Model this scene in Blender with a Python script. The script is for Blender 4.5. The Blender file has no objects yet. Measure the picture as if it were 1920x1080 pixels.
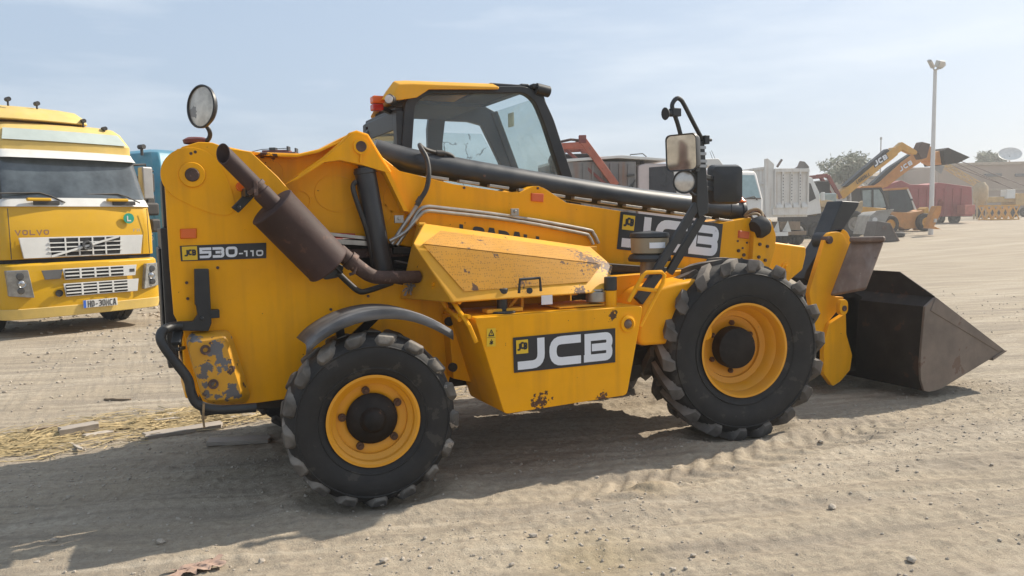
import bpy, bmesh, math, random
import numpy as np
from mathutils import Vector, Matrix, Euler
R_=math.radians; PI=math.pi; rnd=random.Random(7)
C=bpy.context.scene.collection; S=bpy.context.scene
# ---------------------------------------------------------------- camera, sky, sun, exposure
cam=bpy.data.cameras.new('camera'); cam.sensor_width=36; cam.lens=27.056; cam.clip_start=.05; cam.clip_end=3000
co=bpy.data.objects.new('camera',cam); C.objects.link(co); S.camera=co
co.matrix_world=Matrix.Translation((-1.170,-5.330,1.620))@Matrix.Rotation(R_(-25.700),4,'Z')@Matrix.Rotation(R_(90-4.950),4,'X')@Matrix.Rotation(R_(-1.100),4,'Z')
SUN_DIR=Vector((1.22,.13,1.0)).normalized()          # towards the sun
sun_el=math.asin(SUN_DIR.z); sun_rot=math.atan2(SUN_DIR.x,SUN_DIR.y)
W=bpy.data.worlds.new('World'); S.world=W; W.use_nodes=True
nt=W.node_tree; bg=nt.nodes['Background']; bg.inputs['Strength'].default_value=.082
sky=nt.nodes.new('ShaderNodeTexSky'); sky.sky_type='NISHITA'; sky.sun_disc=False
sky.sun_elevation=sun_el; sky.sun_rotation=sun_rot; sky.air_density=1.0; sky.dust_density=3.0; sky.ozone_density=1.2; sky.altitude=0
# thin high cloud streaks and dust veil mixed into the sky itself
tc=nt.nodes.new('ShaderNodeTexCoord'); mp=nt.nodes.new('ShaderNodeMapping'); mp.inputs['Scale'].default_value=(1.2,1.2,7); mp.inputs['Rotation'].default_value=(.12,.1,.5)
nz=nt.nodes.new('ShaderNodeTexNoise'); nz.inputs['Scale'].default_value=2.2; nz.inputs['Detail'].default_value=6; nz.inputs['Roughness'].default_value=.55
cr=nt.nodes.new('ShaderNodeValToRGB'); cr.color_ramp.elements[0].position=.47; cr.color_ramp.elements[0].color=(0,0,0,1); cr.color_ramp.elements[1].position=.78; cr.color_ramp.elements[1].color=(.55,.55,.55,1)
mx=nt.nodes.new('ShaderNodeMix'); mx.data_type='RGBA'; mx.inputs[7].default_value=(8.2,8.7,9.2,1)
ve=nt.nodes.new('ShaderNodeMix'); ve.data_type='RGBA'; ve.inputs[0].default_value=.66; ve.inputs[7].default_value=(4.9,6.1,7.7,1)
L=nt.links.new
L(tc.outputs['Generated'],mp.inputs[0]); L(mp.outputs[0],nz.inputs[0]); L(nz.outputs[0],cr.inputs[0]); L(cr.outputs[0],mx.inputs[0])
L(sky.outputs[0],ve.inputs[6]); L(ve.outputs[2],mx.inputs[6]); L(mx.outputs[2],bg.inputs['Color'])
sl=bpy.data.lights.new('sun','SUN'); sl.energy=4.4; sl.angle=R_(.6); sl.color=(1,.92,.79)
so=bpy.data.objects.new('sun',sl); C.objects.link(so); so.rotation_euler=SUN_DIR.to_track_quat('Z','Y').to_euler()
S.view_settings.view_transform='Standard'; S.view_settings.look='None'; S.view_settings.gamma=1; S.view_settings.use_curve_mapping=False
S.view_settings.exposure=.56
S.cycles.max_bounces=8; S.cycles.transparent_max_bounces=24; S.cycles.use_denoising=True
# ---------------------------------------------------------------- helpers
def tag(o,label=None,cat=None,group=None,kind=None):
    if label: o['label']=label
    if cat: o['category']=cat
    if group: o['group']=group
    if kind: o['kind']=kind
    return o
def empty(name,loc=(0,0,0),rz=0,label=None,cat=None,group=None,parent=None):
    o=bpy.data.objects.new(name,None); o.empty_display_size=.2; C.objects.link(o); o.location=loc; o.rotation_euler=(0,0,rz)
    if parent: o.parent=parent
    return tag(o,label,cat,group)
class MB:
    """collects shapes, then links them as one mesh object"""
    def __init__(s): s.v=[]; s.f=[]; s.mi=[]; s.m=0
    def add(s,vs,fs):
        b=len(s.v); s.v+= [tuple(p) for p in vs]; s.f+=[tuple(b+i for i in f) for f in fs]; s.mi+=[s.m]*len(fs); return s
    def box(s,a,b,M=None):
        x0,y0,z0=a; x1,y1,z1=b
        vs=[Vector((x,y,z)) for z in(z0,z1) for x,y in((x0,y0),(x1,y0),(x1,y1),(x0,y1))]
        if M: vs=[M@p for p in vs]
        return s.add(vs,[(3,2,1,0),(4,5,6,7),(0,1,5,4),(1,2,6,5),(2,3,7,6),(3,0,4,7)])
    def bar(s,a,b,w,h,up=(0,0,1)):
        a=Vector(a);b=Vector(b);d=(b-a); l=d.length; d.normalize(); u=Vector(up); r=d.cross(u)
        if r.length<1e-4: r=d.cross(Vector((1,0,0)))
        r.normalize(); u=r.cross(d)
        vs=[p+r*w/2*i+u*h/2*j for p in(a,b) for i,j in((-1,-1),(1,-1),(1,1),(-1,1))]
        return s.add(vs,[(0,1,2,3),(7,6,5,4),(0,4,5,1),(1,5,6,2),(2,6,7,3),(3,7,4,0)])
    def prism(s,pts,y0,y1,ax='Y'):
        """outline in the plane across axis ax, extruded from y0 to y1"""
        n=len(pts); mk={'Y':lambda p,y:(p[0],y,p[1]),'Z':lambda p,y:(p[0],p[1],y),'X':lambda p,y:(y,p[0],p[1])}[ax]
        vs=[mk(p,y0) for p in pts]+[mk(p,y1) for p in pts]
        return s.add(vs,[tuple(range(n)),tuple(reversed(range(n,2*n)))]+[(i,i+n,(i+1)%n+n,(i+1)%n) for i in range(n)])
    def loft(s,rings,cap=True,close=True):
        n=len(rings[0]); vs=[p for r in rings for p in r]; fs=[]
        for k in range(len(rings)-1):
            for i in range(n if close else n-1):
                a=k*n+i;b=k*n+(i+1)%n; fs.append((a,b,b+n,a+n))
        if cap: fs+= [tuple(reversed(range(n))),tuple(range((len(rings)-1)*n,len(rings)*n))]
        return s.add(vs,fs)
    def ring(s,outer,inner,y0,y1,ax='Y'):
        n=len(outer); mk={'Y':lambda p,y:(p[0],y,p[1]),'Z':lambda p,y:(p[0],p[1],y),'X':lambda p,y:(y,p[0],p[1])}[ax]
        vs=[mk(p,y) for y in(y0,y1) for q in(outer,inner) for p in q]; fs=[]
        for i in range(n):
            j=(i+1)%n; fs+=[(i,j,n+j,n+i),(2*n+j,2*n+i,3*n+i,3*n+j),(i,2*n+i,2*n+j,j),(n+j,3*n+j,3*n+i,n+i)]
        return s.add(vs,fs)
    def tube(s,path,r,seg=10,cap=True,smooth=0):
        P=[Vector(p) for p in path]
        if smooth:
            Q=[]
            for i in range(len(P)-1):
                p0=P[max(i-1,0)];p1=P[i];p2=P[i+1];p3=P[min(i+2,len(P)-1)]
                for k in range(smooth):
                    t=k/smooth; Q.append(.5*((2*p1)+(p2-p0)*t+(2*p0-5*p1+4*p2-p3)*t*t+(3*p1-p0-3*p2+p3)*t**3))
            Q.append(P[-1]); P=Q
        rs=r if isinstance(r,(list,tuple)) else None
        nrm=None; rings=[]
        for i,p in enumerate(P):
            d=(P[min(i+1,len(P)-1)]-P[max(i-1,0)]).normalized()
            if nrm is None:
                nrm=d.cross(Vector((0,0,1)));
                if nrm.length<1e-3: nrm=d.cross(Vector((1,0,0)))
            nrm=(nrm-d*nrm.dot(d)).normalized(); b=d.cross(nrm)
            rr=r if rs is None else rs[0]+(rs[1]-rs[0])*i/(len(P)-1)
            rings.append([p+(nrm*math.cos(a)+b*math.sin(a))*rr for a in [2*PI*k/seg for k in range(seg)]])
        return s.loft(rings,cap)
    def lathe(s,prof,seg=32,M=None,close=False):
        """profile of (radius, height) turned about local Z; M places it"""
        M=M or Matrix(); n=len(prof)
        vs=[M@Vector((r*math.cos(2*PI*k/seg),r*math.sin(2*PI*k/seg),h)) for k in range(seg) for r,h in prof]
        fs=[]
        for k in range(seg):
            for i in range(n if close else n-1):
                a=k*n+i;b=k*n+(i+1)%n;c=((k+1)%seg)*n; fs.append((a,c+i,c+(i+1)%n,b))
        return s.add(vs,fs)
    def cyl(s,a,b,r,seg=20,r2=None):
        a=Vector(a);b=Vector(b); M=Matrix.Translation(a)@(b-a).to_track_quat('Z','Y').to_matrix().to_4x4(); h=(b-a).length
        return s.lathe([(0,0),(r,0),(r if r2 is None else r2,h),(0,h)],seg,M)
    def grid(s,P):
        n=len(P);m=len(P[0]); return s.add([p for r in P for p in r],[(i*m+j,(i+1)*m+j,(i+1)*m+j+1,i*m+j+1) for i in range(n-1) for j in range(m-1)])
    def build(s,name,mats,parent=None,bevel=0,smooth=35,loc=None,fix=True,seg=2):
        me=bpy.data.meshes.new(name); me.from_pydata(s.v,[],s.f)
        mats=mats if isinstance(mats,(list,tuple)) else [mats]
        for m in mats: me.materials.append(m)
        if len(mats)>1: me.polygons.foreach_set('material_index',s.mi)
        if fix:
            bm=bmesh.new(); bm.from_mesh(me); bmesh.ops.remove_doubles(bm,verts=bm.verts,dist=1e-5); bmesh.ops.recalc_face_normals(bm,faces=bm.faces); bm.to_mesh(me); bm.free()
        me.update()
        if smooth:
            me.polygons.foreach_set('use_smooth',[True]*len(me.polygons)); me.set_sharp_from_angle(angle=R_(smooth))
        o=bpy.data.objects.new(name,me); C.objects.link(o)
        if parent: o.parent=parent
        if loc: o.location=loc
        if bevel:
            b=o.modifiers.new('bevel','BEVEL'); b.width=bevel; b.segments=seg; b.limit_method='ANGLE'; b.angle_limit=R_(40); b.harden_normals=True
        return o
def circ(cx,cz,r,n=24,a0=0,a1=2*PI,rz=None):
    return [(cx+r*math.cos(a0+(a1-a0)*k/n),cz+(rz or r)*math.sin(a0+(a1-a0)*k/n)) for k in range(n+(0 if abs(a1-a0-2*PI)<1e-6 else 1))]
def rrect(x0,z0,x1,z1,r,n=4):
    o=[]
    for cx,cz,a in((x1-r,z1-r,0),(x0+r,z1-r,PI/2),(x0+r,z0+r,PI),(x1-r,z0+r,1.5*PI)):
        o+=[(cx+r*math.cos(a+PI/2*k/n),cz+r*math.sin(a+PI/2*k/n)) for k in range(n+1)]
    return o
def rounded(path,r,n=4,closed=False,sharp=()):
    P=[Vector((*p,0)) for p in path]; out=[]
    for i,p in enumerate(P):
        if (not closed and i in(0,len(P)-1)) or i in sharp: out.append((p.x,p.y)); continue
        a=P[i-1];b=P[(i+1)%len(P)]; u=(a-p);v=(b-p); rr=min(r,u.length*.48,v.length*.48); u.normalize();v.normalize()
        for k in range(n+1):
            t=k/n; q=(p+u*rr)*(1-t)**2+p*2*t*(1-t)+(p+v*rr)*t*t; out.append((q.x,q.y))
    return out
GL={'J':[[(.87,1),(.87,.13),(0,.13)]],'C':[[(1,.87),(.13,.87),(.13,.13),(1,.13)]],'B':[[(.13,0),(.13,.87),(.87,.87),(.87,.5),(.27,.5)],[(.27,.5),(.87,.5),(.87,.13),(0,.13)]],
 '5':[[(1,.89),(.12,.89),(.12,.55),(.88,.55),(.88,.11),(0,.11)]],'3':[[(0,.89),(.88,.89),(.88,.52),(.25,.52)],[(.88,.52),(.88,.11),(0,.11)]],'0':[[(.5,.89),(.12,.89),(.12,.11),(.88,.11),(.88,.89),(.5,.89)]],
 '1':[[(.1,.89),(.55,.89),(.55,0)]],'-':[[(.1,.4),(.9,.4)]],'L':[[(.12,1),(.12,.12),(1,.12)]],'O':[[(.5,.88),(.12,.88),(.12,.12),(.88,.12),(.88,.88),(.5,.88)]],'A':[[(.05,0),(.4,.95),(.6,.95),(.95,0)],[(.2,.35),(.8,.35)]],
 'D':[[(.12,0),(.12,.88),(.88,.88),(.88,.12),(.25,.12)]],'V':[[(.05,1),(.5,.05),(.95,1)]],'H':[[(.12,0),(.12,1)],[(.12,.5),(.88,.5)],[(.88,0),(.88,1)]],'M':[[(.1,0),(.1,.95),(.5,.3),(.9,.95),(.9,0)]],
 'E':[[(1,.88),(.12,.88),(.12,.12),(1,.12)],[(.12,.5),(.85,.5)]],'X':[[(.05,0),(.95,1)],[(.05,1),(.95,0)]],'P':[[(.12,0),(.12,.88),(.88,.88),(.88,.45),(.25,.45)]],'R':[[(.12,0),(.12,.88),(.88,.88),(.88,.45),(.25,.45)],[(.5,.45),(.95,0)]],'S':[[(1,.88),(.12,.88),(.12,.5),(.88,.5),(.88,.12),(0,.12)]]}
GSHARP={'5':[(1,2,3)],'B':[(1,),()],'D':[(1,)],'1':[(1,)],'L':[(1,)],'E':[(1,2),()],'P':[(1,)],'R':[(1,),()],'H':[(),(),()],'M':[(1,2,3)],'V':[(1,)],'A':[(1,2),()],'F':[(1,),()]}
def glyph(mb,ch,x,y,w,h,t,mapf,r=.22):
    """one stroked letter in the box x,y,w,h with stroke t, through mapf(u,v)->point"""
    o0=Vector(mapf(0,0)); nrm=(Vector(mapf(0,1))-o0).cross(Vector(mapf(1,0))-o0).normalized()
    for kk,path in enumerate(GL.get(ch,[])):
        q=rounded([(p[0]*w,p[1]*h) for p in path],max(r*min(w,h)*1.6,t*.62) if r else 0,5,sharp=GSHARP.get(ch,[()]*4)[kk])
        n=len(q); off=[]
        for i in range(n):
            a=Vector(q[max(i-1,0)]);b=Vector(q[min(i+1,n-1)]); d=(b-a)
            if 0<i<n-1:
                d1=(Vector(q[i])-a).normalized(); d2=(b-Vector(q[i])).normalized(); d=(d1+d2)
                if d.length<1e-6: d=d1
                d.normalize(); nn=Vector((-d.y,d.x)); sc=1/max(.5,nn.dot(Vector((-d1.y,d1.x))))
            else: d.normalize(); nn=Vector((-d.y,d.x)); sc=1
            off.append((Vector(q[i])+nn*t/2*sc,Vector(q[i])-nn*t/2*sc))
        vs=[]
        for a,b in off: vs+=[Vector(mapf(x+a.x,y+a.y))+nrm*kk*.0008,Vector(mapf(x+b.x,y+b.y))+nrm*kk*.0008]
        mb.add(vs,[(2*i,2*i+1,2*i+3,2*i+2) for i in range(n-1)])
def quadmap(q,eps):
    q=[Vector(p) for p in q]; n=(q[1]-q[0]).cross(q[3]-q[0]).normalized()*-1      # TL TR BR BL
    return lambda u,v:(q[3]*(1-u)+q[2]*u)*(1-v)+(q[0]*(1-u)+q[1]*u)*v+n*eps
def sheet(mb,mp,u0,v0,u1,v1,t=.004,mp0=None):
    mb.add([mp(u0,v0),mp(u1,v0),mp(u1,v1),mp(u0,v1)],[(0,1,2,3)])
def word(mb,q,text,eps=.004,t=.2,gap=.2,pad=0):
    """a word filling the quad q (TL TR BR BL); t and gap in letter heights and widths"""
    mp=quadmap(q,eps); asp=(Vector(q[1])-Vector(q[0])).length/(Vector(q[3])-Vector(q[0])).length; n=len(text); cw=(1-2*pad)*asp/n
    for i,ch in enumerate(text): glyph(mb,ch,pad*asp+i*cw+cw*gap/2,pad,cw*(1-gap),1-2*pad,t,lambda u,v:mp(u/asp,v))
# ---------------------------------------------------------------- materials
def srgb(r,g,b):
    f=lambda c:((c/255+.055)/1.055)**2.4 if c>10 else c/255/12.92
    return (f(r),f(g),f(b))
MATS={}
def mat(name,col,rough=.5,metal=0,var=.18,vs=2.5,spots=None,dust=0,dustcol=(.42,.36,.28),bump=0,bs=40,coat=0,spec=.5,streak=None,wear=None,emit=0,patches=None):
    """paint, metal, rubber ...: base colour with uneven tone, optional chips (colour, scale, threshold), dust settled on upward faces, fine relief"""
    m=bpy.data.materials.new(name); m.use_nodes=True; t=m.node_tree; N=t.nodes.new; l=t.links.new; b=t.nodes['Principled BSDF']
    b.inputs['Roughness'].default_value=rough; b.inputs['Metallic'].default_value=metal; b.inputs['Specular IOR Level'].default_value=spec; b.inputs['Coat Weight'].default_value=coat
    tc=N('ShaderNodeTexCoord'); n1=N('ShaderNodeTexNoise'); n1.inputs['Scale'].default_value=vs; n1.inputs['Detail'].default_value=7; n1.inputs['Roughness'].default_value=.62; l(tc.outputs['Object'],n1.inputs['Vector'])
    def mixc(fac,a,bc):
        x=N('ShaderNodeMix'); x.data_type='RGBA'
        for i,s in((0,fac),(6,a),(7,bc)):
            if hasattr(s,'links'): l(s,x.inputs[i])
            elif i==0: x.inputs[0].default_value=s
            else: x.inputs[i].default_value=(*s[:3],1)
        return x.outputs[2]
    def ramp(src,lo,hi):
        r=N('ShaderNodeMapRange'); r.inputs[1].default_value=lo; r.inputs[2].default_value=hi; l(src,r.inputs[0]); return r.outputs[0]
    def mul(a,k):
        q=N('ShaderNodeMath'); q.operation='MULTIPLY'; l(a,q.inputs[0])
        if hasattr(k,'links'): l(k,q.inputs[1])
        else: q.inputs[1].default_value=k
        return q.outputs[0]
    c=mixc(ramp(n1.outputs[0],.3,.7),tuple(x*(1-var) for x in col),tuple(min(1,x*(1+var)) for x in col))
    rsock=None
    if streak:
        sc,sv,sx=streak; mpn=N('ShaderNodeMapping'); mpn.inputs['Scale'].default_value=sx; l(tc.outputs['Object'],mpn.inputs[0]); n4=N('ShaderNodeTexNoise'); n4.inputs['Scale'].default_value=1; n4.inputs['Detail'].default_value=5; l(mpn.outputs[0],n4.inputs[0])
        c=mixc(mul(ramp(n4.outputs[0],.5,.75),sv),c,sc)
    if spots:
        for sc,ss,th in (spots if isinstance(spots[0][0],(tuple,list)) else [spots]):
            n2=N('ShaderNodeTexNoise'); n2.inputs['Scale'].default_value=ss; n2.inputs['Detail'].default_value=8; n2.inputs['Roughness'].default_value=.6; l(tc.outputs['Object'],n2.inputs['Vector'])
            c=mixc(ramp(n2.outputs[0],th,th+.012),c,sc)
    for pc,pr,pcol,ps in (patches or []):          # one-off rubbed or rusted areas of their own shape
        vd=N('ShaderNodeVectorMath'); vd.operation='DISTANCE'; l(tc.outputs['Object'],vd.inputs[0]); vd.inputs[1].default_value=pc
        n7=N('ShaderNodeTexNoise'); n7.inputs['Scale'].default_value=ps; n7.inputs['Detail'].default_value=7; n7.inputs['Roughness'].default_value=.6; l(tc.outputs['Object'],n7.inputs['Vector'])
        q7=N('ShaderNodeMath'); q7.operation='MULTIPLY_ADD'; l(vd.outputs['Value'],q7.inputs[0]); q7.inputs[1].default_value=-.30/pr; l(n7.outputs[0],q7.inputs[2]); c=mixc(ramp(q7.outputs[0],.33,.35),c,pcol)
    if dust:
        ge=N('ShaderNodeNewGeometry'); sx=N('ShaderNodeSeparateXYZ'); l(ge.outputs['Normal'],sx.inputs[0])
        n3=N('ShaderNodeTexNoise'); n3.inputs['Scale'].default_value=7; n3.inputs['Detail'].default_value=6; l(tc.outputs['Object'],n3.inputs['Vector'])
        up=ramp(sx.outputs[2],-.3,1.0); d=mul(mul(up,ramp(n3.outputs[0],.2,.75)),dust); ad=N('ShaderNodeMath'); ad.operation='ADD'; l(d,ad.inputs[0]); l(mul(ramp(n3.outputs[0],.35,.8),dust*.3),ad.inputs[1]); ad.use_clamp=True
        c=mixc(ad.outputs[0],c,dustcol)
        rr=N('ShaderNodeMath'); rr.operation='MULTIPLY_ADD'; l(ad.outputs[0],rr.inputs[0]); rr.inputs[1].default_value=.5; rr.inputs[2].default_value=rough; rr.use_clamp=True; l(rr.outputs[0],b.inputs['Roughness'])
    l(c,b.inputs['Base Color'])
    if emit: l(c,b.inputs['Emission Color']); b.inputs['Emission Strength'].default_value=emit
    if bump:
        n5=N('ShaderNodeTexNoise'); n5.inputs['Scale'].default_value=bs; n5.inputs['Detail'].default_value=5; l(tc.outputs['Object'],n5.inputs['Vector'])
        bp=N('ShaderNodeBump'); bp.inputs['Strength'].default_value=bump; bp.inputs['Distance'].default_value=.01; l(n5.outputs[0],bp.inputs['Height']); l(bp.outputs[0],b.inputs['Normal'])
    MATS[name]=m; return m
def glass(name,tint=(.75,.85,.85),dirt=.25,dirtcol=(.45,.5,.5),gl=.06,cracks=False):
    m=bpy.data.materials.new(name); m.use_nodes=True; t=m.node_tree; N=t.nodes.new; l=t.links.new; t.nodes.remove(t.nodes['Principled BSDF'])
    out=t.nodes['Material Output']; tr=N('ShaderNodeBsdfTransparent'); tr.inputs[0].default_value=(*tint,1); gs=N('ShaderNodeBsdfGlossy'); gs.inputs['Roughness'].default_value=.03
    lw=N('ShaderNodeFresnel'); lw.inputs[0].default_value=1.5; m1=N('ShaderNodeMixShader'); l(lw.outputs[0],m1.inputs[0]); l(tr.outputs[0],m1.inputs[1]); l(gs.outputs[0],m1.inputs[2])
    df=N('ShaderNodeBsdfDiffuse'); df.inputs[0].default_value=(*dirtcol,1); tc=N('ShaderNodeTexCoord'); n=N('ShaderNodeTexNoise'); n.inputs['Scale'].default_value=3; n.inputs['Detail'].default_value=8; n.inputs['Roughness'].default_value=.7; l(tc.outputs['Object'],n.inputs[0])
    r=N('ShaderNodeMapRange'); r.inputs[1].default_value=.25; r.inputs[2].default_value=.8; r.inputs[3].default_value=dirt*.5; r.inputs[4].default_value=dirt*1.6; l(n.outputs[0],r.inputs[0]); fac=r.outputs[0]
    if cracks:
        v=N('ShaderNodeTexVoronoi'); v.feature='DISTANCE_TO_EDGE'; v.inputs['Scale'].default_value=4.5; nn=N('ShaderNodeVectorMath'); nn.operation='ADD'; l(tc.outputs['Object'],nn.inputs[0]); sc=N('ShaderNodeVectorMath'); sc.operation='SCALE'; sc.inputs['Scale'].default_value=.25; l(n.outputs['Color'],sc.inputs[0]); l(sc.outputs[0],nn.inputs[1]); l(nn.outputs[0],v.inputs['Vector'])
        rr=N('ShaderNodeMapRange'); rr.inputs[1].default_value=.030; rr.inputs[2].default_value=.010; l(v.outputs['Distance'],rr.inputs[0]); n6=N('ShaderNodeTexNoise'); n6.inputs['Scale'].default_value=6; l(tc.outputs['Object'],n6.inputs[0]); r6=N('ShaderNodeMapRange'); r6.inputs[1].default_value=.44; r6.inputs[2].default_value=.52; l(n6.outputs[0],r6.inputs[0]); mm=N('ShaderNodeMath'); mm.operation='MULTIPLY'; l(rr.outputs[0],mm.inputs[0]); l(r6.outputs[0],mm.inputs[1]); mk=N('ShaderNodeMath'); mk.operation='MULTIPLY'; mk.inputs[1].default_value=.75; l(mm.outputs[0],mk.inputs[0])
        d2=N('ShaderNodeBsdfDiffuse'); d2.inputs[0].default_value=(.02,.025,.03,1)
        m0=N('ShaderNodeMixShader'); l(mk.outputs[0],m0.inputs[0]); l(m1.outputs[0],m0.inputs[1]); l(d2.outputs[0],m0.inputs[2]); m1=m0
    m2=N('ShaderNodeMixShader'); l(fac,m2.inputs[0]); l(m1.outputs[0],m2.inputs[1]); l(df.outputs[0],m2.inputs[2]); l(m2.outputs[0],out.inputs['Surface']); return m
RUST=(.07,.03,.018)
YEL=mat('yellow paint',(.87,.385,.003),.40,spec=.18,var=.1,vs=1.6,spots=[((.10,.045,.02),26,.715),((.05,.04,.035),11,.76)],dust=.05,bump=.03,bs=60,streak=((.45,.20,.02),.42,(9,9,.8)),patches=[([(1.045,-1.1,.488)][0],.085,(.10,.05,.03),34),([(1.511,-1.1,.453)][0],.06,(.13,.06,.035),40),([(1.599,-1.1,.99)][0],.05,(.09,.05,.03),30),([(-.344,-.55,.516)][0],.08,(.12,.06,.03),25),([(-.451,-.45,2.044)][0],.11,(.07,.03,.02),18)])
YELCHIP=mat('chipped yellow paint',(.66,.31,.012),.45,var=.1,spots=[((.09,.045,.03),13,.62),((.13,.13,.14),8,.62)],dust=.1,bump=.04,patches=[([(-.921,-.66,.99)][0],.09,(.14,.14,.15),16),([(-.811,-.66,.922)][0],.08,(.13,.13,.14),18),([(-.794,-.66,.856)][0],.08,(.14,.14,.15),18),([(-.879,-.66,.808)][0],.06,(.12,.11,.11),20),([(-.824,-.66,.654)][0],.10,(.13,.12,.12),16),([(-.752,-.66,.658)][0],.08,(.13,.12,.12),16)])
HP=[([(1.603,-.85,1.374)][0],.17,(.15,.085,.05),44),([(1.703,-.88,1.306)][0],.11,(.13,.07,.045),40),([(1.418,-1,1.159)][0],.07,(.14,.07,.04),50),([(1.008,-1,1.232)][0],.08,(.16,.08,.04),60)]
YELTOP=mat('sunlit top yellow paint',(.78,.375,.018),.5,spec=.3,var=.12,spots=[((.13,.06,.03),16,.68)],dust=.16,bump=.03,patches=HP)  # body yellow made paler: sunlight on the tops put into the colour
RIMY=mat('yellow rim paint',(.74,.315,.005),.45,var=.08,spots=((.16,.10,.05),26,.70),dust=.12)
BLK=mat('black steel',(.012,.014,.017),.42,var=.25,dust=.25,dustcol=(.20,.18,.15))
DKB=mat('dark grime',(.018,.016,.015),.7,var=.4,vs=8,dust=.15,bump=.3)
TUBE=mat('black tube paint',(.016,.019,.024),.36,var=.25,dust=.35,dustcol=(.17,.16,.15),coat=.1)
RUB=mat('tyre rubber',(.013,.0125,.0125),.75,var=.35,vs=5,spots=((.035,.031,.027),7,.585),dust=.14,dustcol=(.20,.17,.14),bump=.25,bs=30)
LUG=mat('dusty skylit tread rubber',(.068,.061,.055),.85,var=.5,vs=6,dust=.6,dustcol=(.36,.31,.26),bump=.35,bs=35)  # lug grey is dust plus sky reflection painted into the base colour
LUGD=mat('dirt caked tread rubber',(.06,.054,.048),.9,var=.5,vs=6,spots=((.26,.23,.20),9,.60),dust=.7,dustcol=(.42,.37,.31),bump=.6,bs=28)
STEEL=mat('zinc pipe',(.36,.34,.31),.38,metal=.8,var=.25,vs=12,dust=.2)
MUF=mat('brown exhaust rust',(.050,.028,.024),.65,spec=.3,var=.35,vs=3,spots=((.085,.042,.03),12,.62),dust=.10,dustcol=(.14,.10,.09),bump=.12,bs=30)
RST=mat('rusty pipe',(.085,.05,.04),.75,var=.4,vs=10,spots=((.20,.12,.09),20,.6),bump=.3,bs=60)
RSTPL=mat('rusty scuffed plate',(.14,.090,.068),.55,var=.35,vs=4,spots=[((.30,.26,.23),7,.68),((.07,.045,.04),9,.66)],dust=.3,bump=.1,streak=((.30,.27,.25),.55,(12,12,2)))
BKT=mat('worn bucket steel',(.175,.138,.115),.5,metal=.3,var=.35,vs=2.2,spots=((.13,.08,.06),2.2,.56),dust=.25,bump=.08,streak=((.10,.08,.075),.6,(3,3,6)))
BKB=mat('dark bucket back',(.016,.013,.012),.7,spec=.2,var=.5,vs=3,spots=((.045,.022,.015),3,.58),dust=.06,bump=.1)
WHT=mat('white lettering',(.72,.74,.78),.5,var=.06,spots=((.25,.25,.25),30,.70))
DEC=mat('black decal film',(.018,.020,.026),.35,var=.15,spots=((.20,.19,.17),24,.70))
RED=mat('red lens',(.45,.02,.012),.25,var=.1); ORA=mat('orange lens',(.72,.13,.012),.25,var=.1); ORR=mat('faded orange reflector',(.62,.12,.03),.35,var=.1)
LENS=mat('lamp lens',(.55,.53,.50),.15,var=.2,vs=20,metal=.3)
MIR=mat('dusty mirror',(.62,.62,.60),.06,metal=1,var=.25,vs=9,spots=((.35,.30,.25),14,.66))
MIRD=mat('dusty tan mirror',(.48,.43,.36),.25,metal=.55,var=.5,vs=7,spots=((.25,.22,.19),6,.58))  # tan of the reflection is put into the glass colour, with dust
GLS=glass('cab glass',(.80,.88,.87),.13,(.5,.56,.56)); GLC=glass('cracked cab glass',(.82,.90,.90),.12,(.5,.58,.58),cracks=True)
STK=mat('yellow sticker',(.75,.48,.02),.5,var=.08); INT=mat('cab interior',(.03,.03,.032),.8,var=.3); SEAT=mat('seat cloth',(.03,.028,.028),.9,var=.3)
HOSE=mat('tan hose',(.28,.19,.10),.7,var=.4,vs=20); HOSEB=mat('rubber hose',(.015,.015,.016),.55,var=.2,dust=.2)
def mesh_paint():
    m=mat('perforated yellow sheet',(.54,.245,.016),.6,spec=.25,var=.15,vs=2,spots=((.10,.045,.02),14,.65),dust=.12,patches=HP); t=m.node_tree; b=t.nodes['Principled BSDF']; N=t.nodes.new; l=t.links.new
    tc=N('ShaderNodeTexCoord'); v=N('ShaderNodeTexVoronoi'); v.inputs['Scale'].default_value=64; v.inputs['Randomness'].default_value=.45; l(tc.outputs['Object'],v.inputs['Vector'])
    r=N('ShaderNodeMapRange'); r.inputs[1].default_value=.34; r.inputs[2].default_value=.26; l(v.outputs['Distance'],r.inputs[0])
    src=b.inputs['Base Color'].links[0].from_socket; x=N('ShaderNodeMix'); x.data_type='RGBA'; q=N('ShaderNodeMath'); q.operation='MULTIPLY'; q.inputs[1].default_value=.42; l(r.outputs[0],q.inputs[0]); l(q.outputs[0],x.inputs[0]); l(src,x.inputs[6]); x.inputs[7].default_value=(.07,.032,.008,1); l(x.outputs[2],b.inputs['Base Color']); return m
PERF=mesh_paint()
# ---------------------------------------------------------------- ground
def vnoise(x,y,seed):
    xi=np.floor(x).astype(np.int64); yi=np.floor(y).astype(np.int64); fx=x-xi; fy=y-yi; fx=fx*fx*(3-2*fx); fy=fy*fy*(3-2*fy)
    def h(a,b):
        n=(a*374761393+b*668265263+seed*974711)&0x7fffffff; n=((n^(n>>13))*1274126177)&0x7fffffff; return ((n^(n>>16))&0xffff)/65535.
    return (h(xi,yi)*(1-fx)+h(xi+1,yi)*fx)*(1-fy)+(h(xi,yi+1)*(1-fx)+h(xi+1,yi+1)*fx)*fy
def fbm(x,y,seed,o=4): return sum(vnoise(x*2**k,y*2**k,seed+k)*.5**k for k in range(o))/(2-.5**(o-1))
CX,CY=(-1.170,-5.330,1.620)[:2]; SH,CH=math.sin(R_(25.700)),math.cos(R_(25.700))
def rise(x,y):
    d=(x-CX)*SH+(y-CY)*CH; t=np.clip((d-30)/60.,0,1); return 1.1*t*t*(3-2*t)
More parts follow.
